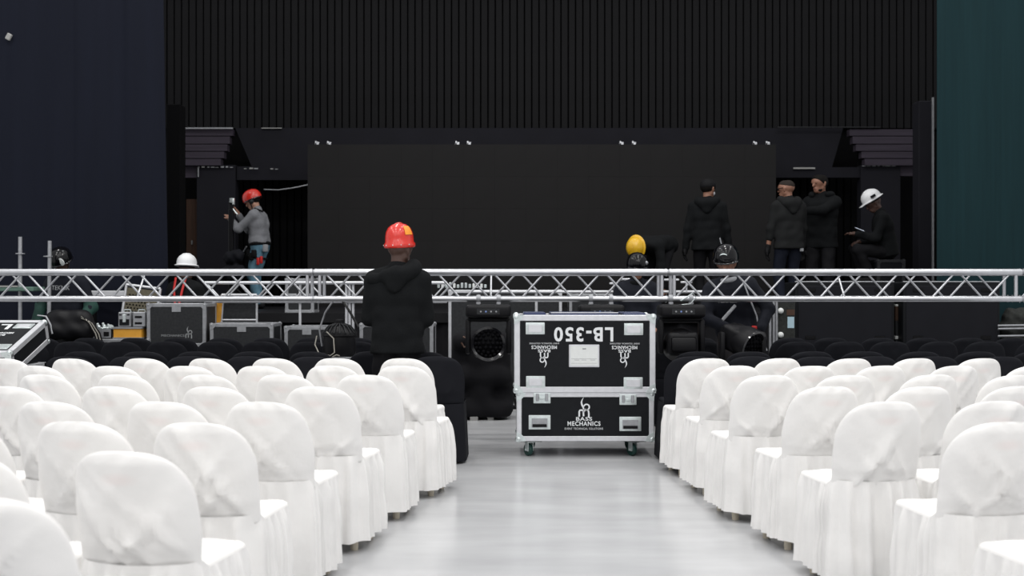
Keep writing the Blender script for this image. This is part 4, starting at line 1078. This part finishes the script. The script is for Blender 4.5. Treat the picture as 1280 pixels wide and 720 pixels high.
    if hood:
        Hd = []; ctr = N + u * .005 * k
        for i in range(12):
            a0 = -2.2 + 4.4 * i / 12; a1 = -2.2 + 4.4 * (i + 1) / 12
            g = lambda a: ctr + rgt * math.sin(a) * .125 * k - fw * (math.cos(a) * .095 + .01) * k - u * (.06 * max(0, math.cos(a)) - .02 + hood_shift * .5 * max(0, -math.sin(a))) * k + rgt * hood_shift * .6 * min(0, math.sin(a)) * k
            rr_ = lambda a: (.038 + .024 * max(0, math.cos(a - hood_shift * 8))) * k
            Hd.append((g(a0), g(a1), rr_(a0), rr_(a1)))
        Hd.append((ctr - fw * .115 * k - u * .03 * k, ctr - fw * .13 * k - u * .15 * k, .06 * k, .035 * k))
        for s in (-1, 1): Hd.append((ctr - fw * .10 * k + rgt * s * .07 * k - u * .04 * k, ctr - fw * .12 * k + rgt * s * .03 * k - u * .13 * k, .05 * k, .035 * k))
        obj('hood', sdf_mesh('hood', Hd, vox * .9, .03 * k, (), fabric(.006, seed + 1)), top, root)
    if collar: obj('collar', sdf_mesh('collar', [(N + rgt * .07 * k * math.sin(a) + fw * .07 * k * math.cos(a), N + rgt * .07 * k * math.sin(a + .4) + fw * .07 * k * math.cos(a + .4), .022 * k, .022 * k) for a in np.arange(0, 6.28, .4)], vox * .8, .02), collar, root)
    # --- trousers and shoes
    T = []
    T.append((Pv - rgt * .075 * k, Pv + rgt * .075 * k, .118 * k, .118 * k))
    for hip, kn, ank in legs:
        T.append((hip, kn, .102 * k, .074 * k)); T.append((kn, ank + Vector((0, 0, .02)), .074 * k, .064 * k))
    obj('trousers', sdf_mesh('trousers', T, vox, .025 * k, [], fabric(.006, seed + 2)), low, root)
    for (hip, kn, ank) in legs:
        z0 = ank.z - .08 * k
        obj('shoe', sdf_mesh('shoe', [(ank + Vector((0, -.05, -.03)) * k, ank + Vector((0, .16, -.045)) * k, .05 * k, .042 * k), (ank, ank + Vector((0, 0, .03)), .05 * k, .048 * k)], .012, .03, [((0, 0, z0 + .002), (0, 0, -1))]), 'rubber', root)
    if glove:
        for i, (E_, H_) in enumerate(((EL, HL), (ER, HR))):
            d = (H_ - E_).normalized(); pr = Vector((0, 0, 1)).cross(d); pr = pr.normalized() if pr.length > .1 else rgt.copy(); pn = d.cross(pr).normalized(); s = (-1, 1)[i]
            G = [(H_ - d * .03 * k, H_ + d * .05 * k, .036 * k, .040 * k), (H_ + d * .03 * k - pr * .02 * k, H_ + d * .09 * k - pr * .026 * k, .024 * k, .022 * k), (H_ + d * .03 * k + pr * .02 * k, H_ + d * .09 * k + pr * .026 * k, .024 * k, .022 * k)]
            for fi, ln in enumerate((.062, .078, .083, .075)):
                a0 = H_ + d * .088 * k + pr * (fi - 1.5) * .023 * k; a1 = a0 + (d - pn * curl * .6).normalized() * ln * .55 * k; a2 = a1 + (d - pn * curl * 1.6).normalized() * ln * .52 * k
                G += [(a0, a1, .0135 * k, .013 * k), (a1, a2, .013 * k, .012 * k)]
            th = H_ + d * .03 * k - pr * s * .03 * k; t1 = th + (d * .7 - pr * s * .75 - pn * .2).normalized() * .04 * k; G += [(th, t1, .018 * k, .016 * k), (t1, t1 + (d * .95 - pr * s * .2 - pn * .3).normalized() * .036 * k, .016 * k, .0135 * k)]
            obj('glove', sdf_mesh('glove', G, .008, .012), glove, root)
    if hair:
        hm, low_ = hair
        Hh = [(at(-.03, 0, .032), at(.022, 0, .034), .090 * k, .090 * k)]
        obj('hair', sdf_mesh('hair', Hh, .008, .01, [(at(0, 0, low_), -(hu * .75 - hf * .62).normalized())]), hm, root)
    if hat:
        kind, hm = hat
        mtx = Matrix((hr, hf, hu)).transposed().to_4x4(); mtx.translation = at(-.008, 0, .052); mtx = mtx @ Matrix.Rotation(hat_tilt, 4, 'X') @ Matrix.Scale(k * 1.02, 4)
        ho = obj('helmet', hat_mesh(kind), hm, root, 42); ho.matrix_local = mtx
        if kind == 'climb':
            for s in (-1, 1):
                for i in range(3): obj('vent', MB().sphere((s * (.05 + .0 * i), .06 - .055 * i, .108 - .012 * abs(i - 1)), .014, 8, 6, (.5, 1.4, .6)), 'rubber', ho)
                obj('strap', MB().tube([(s * .118, .03, -.02), (s * .095, .03, -.09), (s * .03, .05, -.165), (0, .055, -.172)], .007, 6), 'rubber', ho)
            obj('rim', MB().lathe([(.127, -.037), (.134, -.034), (.134, -.024), (.128, -.020)], 32, 'Z', (0, 0, 0), .92, 1.10, True), 'black_gloss', ho, 60)
        if kind in ('hard', 'round'):
            obj('headband', MB().lathe([(.096, -.03), (.099, -.03), (.099, -.008), (.096, -.008)], 28, 'Z', (0, 0, 0), .92, 1.05, True), 'rubber', ho, 60)
        root['_hat'] = ho.name
    j_ = dict(N=N, C=C, Pv=Pv, SL=SL, SR=SR, EL=EL, ER=ER, HL=HL, HR=HR, u=u, rgt=rgt, fw=fw, hf=hf, hr=hr, hu=hu, k=k, legs=legs)
    if '_hat' in root: j_['hat'] = bpy.data.objects[root['_hat']]; del root['_hat']
    return root, j_


def dome_patch(parent, az0, az1, t0, t1, m, name='sticker', r=0.152, zs=.152, sx=.90, sy=1.06):
    mb = MB(); v = []; f = []; n_ = 8
    for i in range(n_ + 1):
        for jj in range(n_ + 1):
            az = az0 + (az1 - az0) * i / n_; t = t0 + (t1 - t0) * jj / n_
            v.append((.1175 * math.cos(t) ** .75 * math.cos(az) * .92, .1175 * math.cos(t) ** .75 * math.sin(az) * 1.08, .021 + .136 * math.sin(t) ** 1.05))
    for i in range(n_):
        for jj in range(n_): a = i * (n_ + 1) + jj; f.append((a, a + 1, a + n_ + 2, a + n_ + 1))
    mb.add(v, f); return obj(name, mb, m, parent, 180)

# 1 man in the foreground, red helmet, seen from behind
r1, g1 = person('man from behind in red helmet and black hoodie standing between white and black chairs', (WX(497, 8.85), 8.85, 0), math.radians(-4), 1.79, .02, 0,
    feet=((-.17, 0, 0), (.02, 0, 0)), hands=((-.12, .28, 1.06), (.10, .28, 1.06)), polesL=(-.45, -.6, -.8), polesR=(.45, -.6, -.8), head=(math.radians(-28), -.03), hood_shift=.14, hat_tilt=.10, top='hoodie_black', low='trouser_black', skin='skin_dark', hat=('round', 'hat_red'), vox=.011, seed=1.3, hem=.10, arm_r=1.05)
dome_patch(g1['hat'], -.40, .30, .34, .95, 'sticker_orange')
rg3 = random.Random(4)
for az in np.linspace(-2.9, -.2, 6):
    obj('rim_glint', MB().sphere((.1235 * math.cos(az) * .92, .1235 * math.sin(az) * 1.08, -.012), .0045, 8, 6), 'zinc', g1['hat'])  # bead row put in for the ceiling lamps' glints on the rim

# 2 worker in grey sweater, on stage
r2, g2 = person('worker in grey sweater, blue jeans and red helmet reaching to a stand on stage', (WX(325, 16.7), 16.7, STZ), math.radians(80), 1.74, .08, 0,
    hands=((-.10, .42, 1.34), (.05, .36, 1.42)), polesL=(-.5, -.2, -.9), polesR=(.5, -.2, -.9), head=(0.12, -.38), top='sweat_grey', low='jeans', skin='skin_light', hat=('climb', 'hat_red'), hair=('hair', -.02), hood=False, seed=2.2, hem=-.05, curl=.2, feet=((-.1, -.02, 0), (.1, .06, 0)))
k = g2['k']; Pv, u_, rg_, fw_ = g2['Pv'], g2['u'], g2['rgt'], g2['fw']
obj('belt', MB().tube([Pv + u_ * .03 + rg_ * .195 * math.sin(a) + fw_ * .125 * math.cos(a) for a in np.linspace(0, 2 * PI, 25)], .030, 8), 'rubber', r2, 60)
for a, m_, zz in ((-.4, 'rubber', -.10), (-1.5, 'rubber', -.12), (-1.9, 'red', -.24), (-2.2, 'red', -.22), (-2.6, 'grey_cloth', -.05), (-1.2, 'rubber', -.16)):
    p_ = Pv + rg_ * .20 * math.sin(a) + fw_ * .15 * math.cos(a) + Vector((0, 0, zz)); q_ = (.02 if m_ == 'red' else .035); obj('pouch', MB().rbox(p_.x - q_, p_.x + q_, p_.y - q_, p_.y + q_, p_.z - .055, p_.z + .055, .012, 2), m_, r2, 40)
for i, (hip, kn, ank) in enumerate(g2['legs']):
    c_ = hip.lerp(kn, .35); obj('harness_strap', MB().tube([c_ + Vector((.098 * math.cos(a), .100 * math.sin(a), .02 * math.sin(a))) for a in np.linspace(0, 2 * PI, 17)], .016, 6), 'rubber', r2)
obj('lanyard', MB().tube([Pv + fw_ * .17 - rg_ * .1, Pv + fw_ * .28 - u_ * .08, Pv + fw_ * .42 - u_ * .12, Pv + fw_ * .46 + u_ * .0], .012, 6), 'alu_dull', r2)
obj('ear_muff', MB().sphere(g2['C'] - g2['hr'] * .085 + g2['hu'] * .0, .04, 12, 8), 'laminate_old', r2, 180)
obj('harness_strap', MB().tube([g2['N'] - fw_ * .125 - u_ * .02 - rg_ * .1, g2['N'] + u_ * .04 - rg_ * .08, g2['N'] + fw_ * .11 - u_ * .08 - rg_ * .1], .016, 6), 'rubber', r2)

# 3 man in black, back turned, right part of the video wall
r3, g3 = person('man in black hoodie and cap, back turned, in front of the video wall', (WX(884, 15.1), 15.1, STZ), math.radians(-12), 1.77, .02, .0,
    hands=((-.30, .0, .79), (.29, .06, .80)), polesL=(-.8, -.6, 0), polesR=(.8, -.6, 0), head=(math.radians(-32), .02), skin='skin_tan', hair=('hair', -.035), seed=3.1, glove='rubber', hem=.12)
obj('face_mask', MB().sphere(g3['C'] + g3['hf'] * .085 - g3['hu'] * .055, .045, 12, 8, (1, 1, .8)), 'white_board', r3, 180)
obj('cap', sdf_mesh('cap', [(g3['C'] - g3['hf'] * .03 + g3['hu'] * .045, g3['C'] + g3['hf'] * .02 + g3['hu'] * .05, .095, .092)], .01, .01, [(g3['C'] + g3['hu'] * .02, -g3['hu'])]), 'rubber', r3)
wp = tag(obj('paper_slip', MB().rbox(-.008, .008, -.004, .004, -.06, .03, .002, 1), 'grey_cloth', None, loc=W(900.5, 300, 14.92)), 'white slip in gloved hand of man by the video wall', 'paper'); wp.rotation_euler = (0, -.25, 0)

# 4 bald man in charcoal hoodie
r4, g4 = person('man with shaved head and glasses in charcoal hoodie, one forearm bare', (WX(986, 15.0), 15.0, STZ), math.radians(14), 1.76, .02, 0,
    hands=((-.29, .05, .80), (.25, .12, .82)), polesL=(-.8, -.6, 0), polesR=(.7, -.7, 0), head=(math.radians(38), -.04), top='hoodie_charcoal', low='jeans_dark', skin='skin_tan', seed=4.4, glove='rubber', bare=(.48, 0), hem=.10)
obj('hair', sdf_mesh('hair', [(g4['C'] - g4['hf'] * .03 + g4['hu'] * .034, g4['C'] + g4['hf'] * .022 + g4['hu'] * .036, .087, .087)], .008, .01, [(g4['C'] + g4['hu'] * .052 - g4['hf'] * .0, -(g4['hu'] * .97 - g4['hf'] * .22))]), 'hair_grey', r4)
gl = MB()
for s in (-1, 1):
    c_ = g4['C'] + g4['hf'] * .108 + g4['hr'] * s * .032 + g4['hu'] * .012
    gl.tube([c_ + g4['hr'] * .024 * math.cos(a) + g4['hu'] * .02 * math.sin(a) for a in np.linspace(0, 2 * PI, 13)], .004, 6)
    gl.tube([c_ + g4['hr'] * s * .024, g4['C'] + g4['hf'] * .01 + g4['hr'] * s * .09 + g4['hu'] * .015], .004, 6)
obj('glasses', gl, 'rubber', r4)
obj('pocket_tab', MB().box(.10, .15, -.125, -.115, .80, .84), 'alu_dull', r4)

# 5 man facing, hand towards man 4
r5, g5 = person('dark haired man in black hoodie facing forward, arm on the charcoal hoodie man', (WX(1027, 15.4), 15.4, STZ), math.radians(148), 1.87, .02, 0,
    hands=((.14, .40, 1.27), (.27, .06, .82)), polesL=(-.9, .3, -.5), head=(math.radians(-28), -.05), skin='skin_tan', hair=('hair', -.01), seed=5.2, hem=.12)
obj('beard', sdf_mesh('beard', [(g5['C'] + g5['hf'] * .05 - g5['hu'] * .085, g5['C'] + g5['hf'] * .055 - g5['hu'] * .08, .042, .044)] + [(g5['C'] + g5['hf'] * .03 + g5['hr'] * s * .03 - g5['hu'] * .08, g5['C'] + g5['hr'] * s * .055 - g5['hu'] * .03, .034, .028) for s in (-1, 1)], .009, .015, [(g5['C'] - g5['hu'] * .068, g5['hu'])]), 'hair', r5)

# 6 man with white hard hat, sitting on a case and reading a phone
fc = case('black case on which the man in white hat sits', 1097, 1131, 325, 15.1, .40, zb=STZ + .02, sticker=False, wheels=False, lids=False, m='laminate', edge='laminate_old')
fc['group'] = 'cases on the stage'
fc2 = case('low black case under the feet of man in white hat', 1074, 1094, 353, 15.1, .40, zb=STZ + .02, sticker=False, wheels=False, lids=False, m='laminate', edge='laminate_old')
fc2['group'] = 'cases on the stage'
r6, g6 = person('man in white hard hat and black sweater looking down at a phone', (WX(1108, 15.3), 15.3, STZ), math.radians(82), 1.76, .20, 0, pelvis=(0, -.02, .82),
    hands=((-.08, .40, 1.04), (.10, .32, .94)), polesL=(-.5, -.5, -.8), polesR=(.5, -.5, -.8), head=(0.1, -.50), skin='skin_dark', hat=('hard', 'hat_white'), hood=False, top='hoodie_black', seed=6.3, hem=.06, curl=.5, feet=((-.12, .22, .37), (.10, .26, .37)))
obj('sticker', MB().rbox(-.142, -.120, -.035, .035, .028, .062, .004, 1), 'laminate', g6['hat'])
ph_ = thing('phone', 'small lit phone held by the man in white hard hat', 'phone', W(1074.5, 287, 15.12))
obj('body', MB().rbox(-.07, .07, -.035, .035, -.005, .004, .003, 1), 'rubber', ph_); obj('screen', MB().box(-.064, .064, -.031, .031, .004, .0055), 'phone_screen', ph_); ph_.rotation_euler = (.3, .35, .1)
# knee bent towards the left with the shin drawn back
def limb(parent, pts, rs, m, name): obj(name, sdf_mesh(name, [(pts[i], pts[i + 1], rs[i], rs[i + 1]) for i in range(len(pts) - 1)], .0125, .03, (), fabric(.005, 9)), m, parent)

# 7 worker bending over with yellow helmet
r7, g7 = person('worker in yellow helmet bending forward in front of the video wall', (WX(823, 14.9), 15.0, STZ), math.radians(146), 1.74, 1.62, 0, pelvis=(0, -.12, .90),
    hands=((-.24, .36, .30), (.22, .40, .28)), polesL=(-.5, -.5, .3), polesR=(.5, -.5, .3), head=(0, -.25), hfollow=.8, skin='skin_tan', hat=('hard', 'hat_yellow'), seed=7.7, hood=False, hem=.08)

# 8 worker with black helmet centre right
r8, g8 = person('worker in glossy black helmet below the yellow helmet, behind the truss', (WX(796, 12.45), 12.45, 0), math.radians(168), 1.70, .06, 0,
    hands=((-.2, .30, .98), (.22, .30, 1.0)), head=(math.radians(14), -.18), skin='skin_tan', hat=('climb', 'hat_black'), top='jacket_navy', seed=8.2, hem=.1, hood=False, collar='hoodie_black')
obj('lamp_clip', MB().sphere((-.09, .085, .03), .022, 10, 8), 'alu_dull', g8['hat'])

# 9 worker leaning on a lamp at right
D9 = 10.62
r9, g9 = person('worker in black helmet and navy jacket leaning over a lamp, red clip on hip', (WX(921, D9), D9, 0), math.radians(172), 1.735, .10, math.radians(9),
    hands=((-.20, .24, .98), (.10, .30, 1.00)), polesL=(-.9, -.2, -.4), polesR=(.9, -.2, -.4), head=(math.radians(-12), -.22), skin='skin_tan', hat=('climb', 'hat_black'), top='jacket_navy', low='trouser_grey', seed=9.4, hem=.28, hood=False, collar='grey_cloth', glove='rubber')
for a in (-.6, 0.0, .6):
    obj('wavy_strip', MB().tube([(.118 * math.sin(b) * 1.0, .130 * math.cos(b), .02 + .045 * math.cos(b * 3 + a)) for b in np.linspace(a - .35, a + .35, 6)], .006, 6), 'zinc', g9['hat'])  # short wavy zinc strips across the helmet front
obj('red_clip', MB().rbox(-.17, -.12, .20, .27, .92, 1.01, .012, 2), 'red', r9)
obj('cord', MB().tube([(-.05, .15, 1.42), (-.10, .19, 1.28), (-.17, .20, 1.1), (-.19, .20, .96), (-.26, .22, .78)], .008, 6), 'alu_dull', r9, 60)
text_obj('lettering', 'TEKNIK', .06, 'print_dim', r9, (.10, .165, 1.24), False, width=.18, rot=(PI / 2, 0, PI))
# lamp he holds
mh = moving_head('black moving lamp gripped by the leaning worker in navy jacket', (WX(926, 10.05), 10.0, 0.53), False, .7, .35)
st9 = case('small black stand case beneath the gripped lamp', 898, 954, 360 + (CAMH - .523) * FPX / 9.81, 9.81, .38, zb=.1, sticker=False, m='laminate', edge='laminate_old', lids=False)
lever = tag(obj('steel_lever', MB().tube([W(919, 382, 10.3), W(903, 400, 10.25)], .016, 8), 'alu_dull'), 'short grey steel lever above the gripped lamp', 'lever')

# 10 worker with white helmet at left
r10, g10 = person('worker in white hard hat with red straps, half hidden behind the truss', (WX(232, 13.35), 13.3, 0), math.radians(-20), 1.70, .04, 0,
    hands=((-.2, .25, 1.0), (.2, .25, 1.0)), head=(.1, -.05), skin='skin_dark', hat=('hard', 'hat_white'), top='hoodie_black', seed=10.1, hood=False)
for s in (-1, 1): obj('red_strap', MB().tube([g10['N'] + g10['rgt'] * s * .07 - g10['fw'] * .09 + g10['u'] * .06, g10['N'] + g10['rgt'] * s * .06 - g10['fw'] * .135 - g10['u'] * .08, g10['N'] + g10['rgt'] * s * .03 - g10['fw'] * .150 - g10['u'] * .25], .014, 6), 'red', r10, 60)

# 11 worker at far left bending with green sleeves
D11 = 12.95
r11, g11 = person('worker in glossy black helmet and green sleeves bent down at far left', (WX(83, D11), D11 + .1, 0), math.radians(172), 1.80, .16, 0,
    hands=((-.24, .24, .93), (.27, .24, .95)), polesL=(-.5, -.6, -.3), polesR=(.5, -.6, -.3), head=(math.radians(-10), -.45), skin='skin_dark', hat=('climb', 'hat_black'), top='jacket_navy', seed=11.5, hem=.1, hood=False, sleeve='green')
obj('sticker', MB().lathe([(.045, 0), (.043, .006), (.01, .012)], 18, 'Y', (-.085, .095, .01)), 'paper', g11['hat'], 60)
text_obj('lettering', 'TEKNIK', .075, 'print_dim', r11, (-.05, .285, 1.36), False, width=.22, rot=(PI / 2 - .16, 0, PI))
bk = thing('equipment_bag', 'black glossy equipment bag at the hands of the far left worker', 'bag', (WX(82, 12.4) + .07, 12.36, 0))
obj('bag_body', sdf_mesh('bag', [((-.16, 0, .9), (.16, 0, .9), .12, .12), ((-.17, 0, 1.02), (.15, 0, 1.02), .10, .10), ((-.17, 0, .6), (.17, 0, .6), .13, .13), ((-.17, 0, .14), (.17, 0, .14), .13, .13), ((-.17, 0, .3), (.17, 0, .3), .13, .13)], .016, .04, [((0, 0, .01), (0, 0, -1))], lambda X, Y, Z: .008 * np.sin(30 * X + 10 * Z) * np.sin(22 * Z)), 'black_plastic', bk)
for i in range(5):
    obj('cable', MB().tube([(.16, -.1, 1.06 - .01 * i), (.24 + .012 * i, -.11, .98), (.30 + .016 * i, -.1, .86), (.33 + .016 * i, -.08, .72)], .008, 6), 'cable' if i % 2 else 'rubber', bk, 60)
obj('cable', MB().tube([(-.32, -.1, 1.06), (-.22, -.12, 1.05), (-.17, -.12, .96), (-.15, -.12, .86)], .010, 6), 'alu_dull', bk, 60)
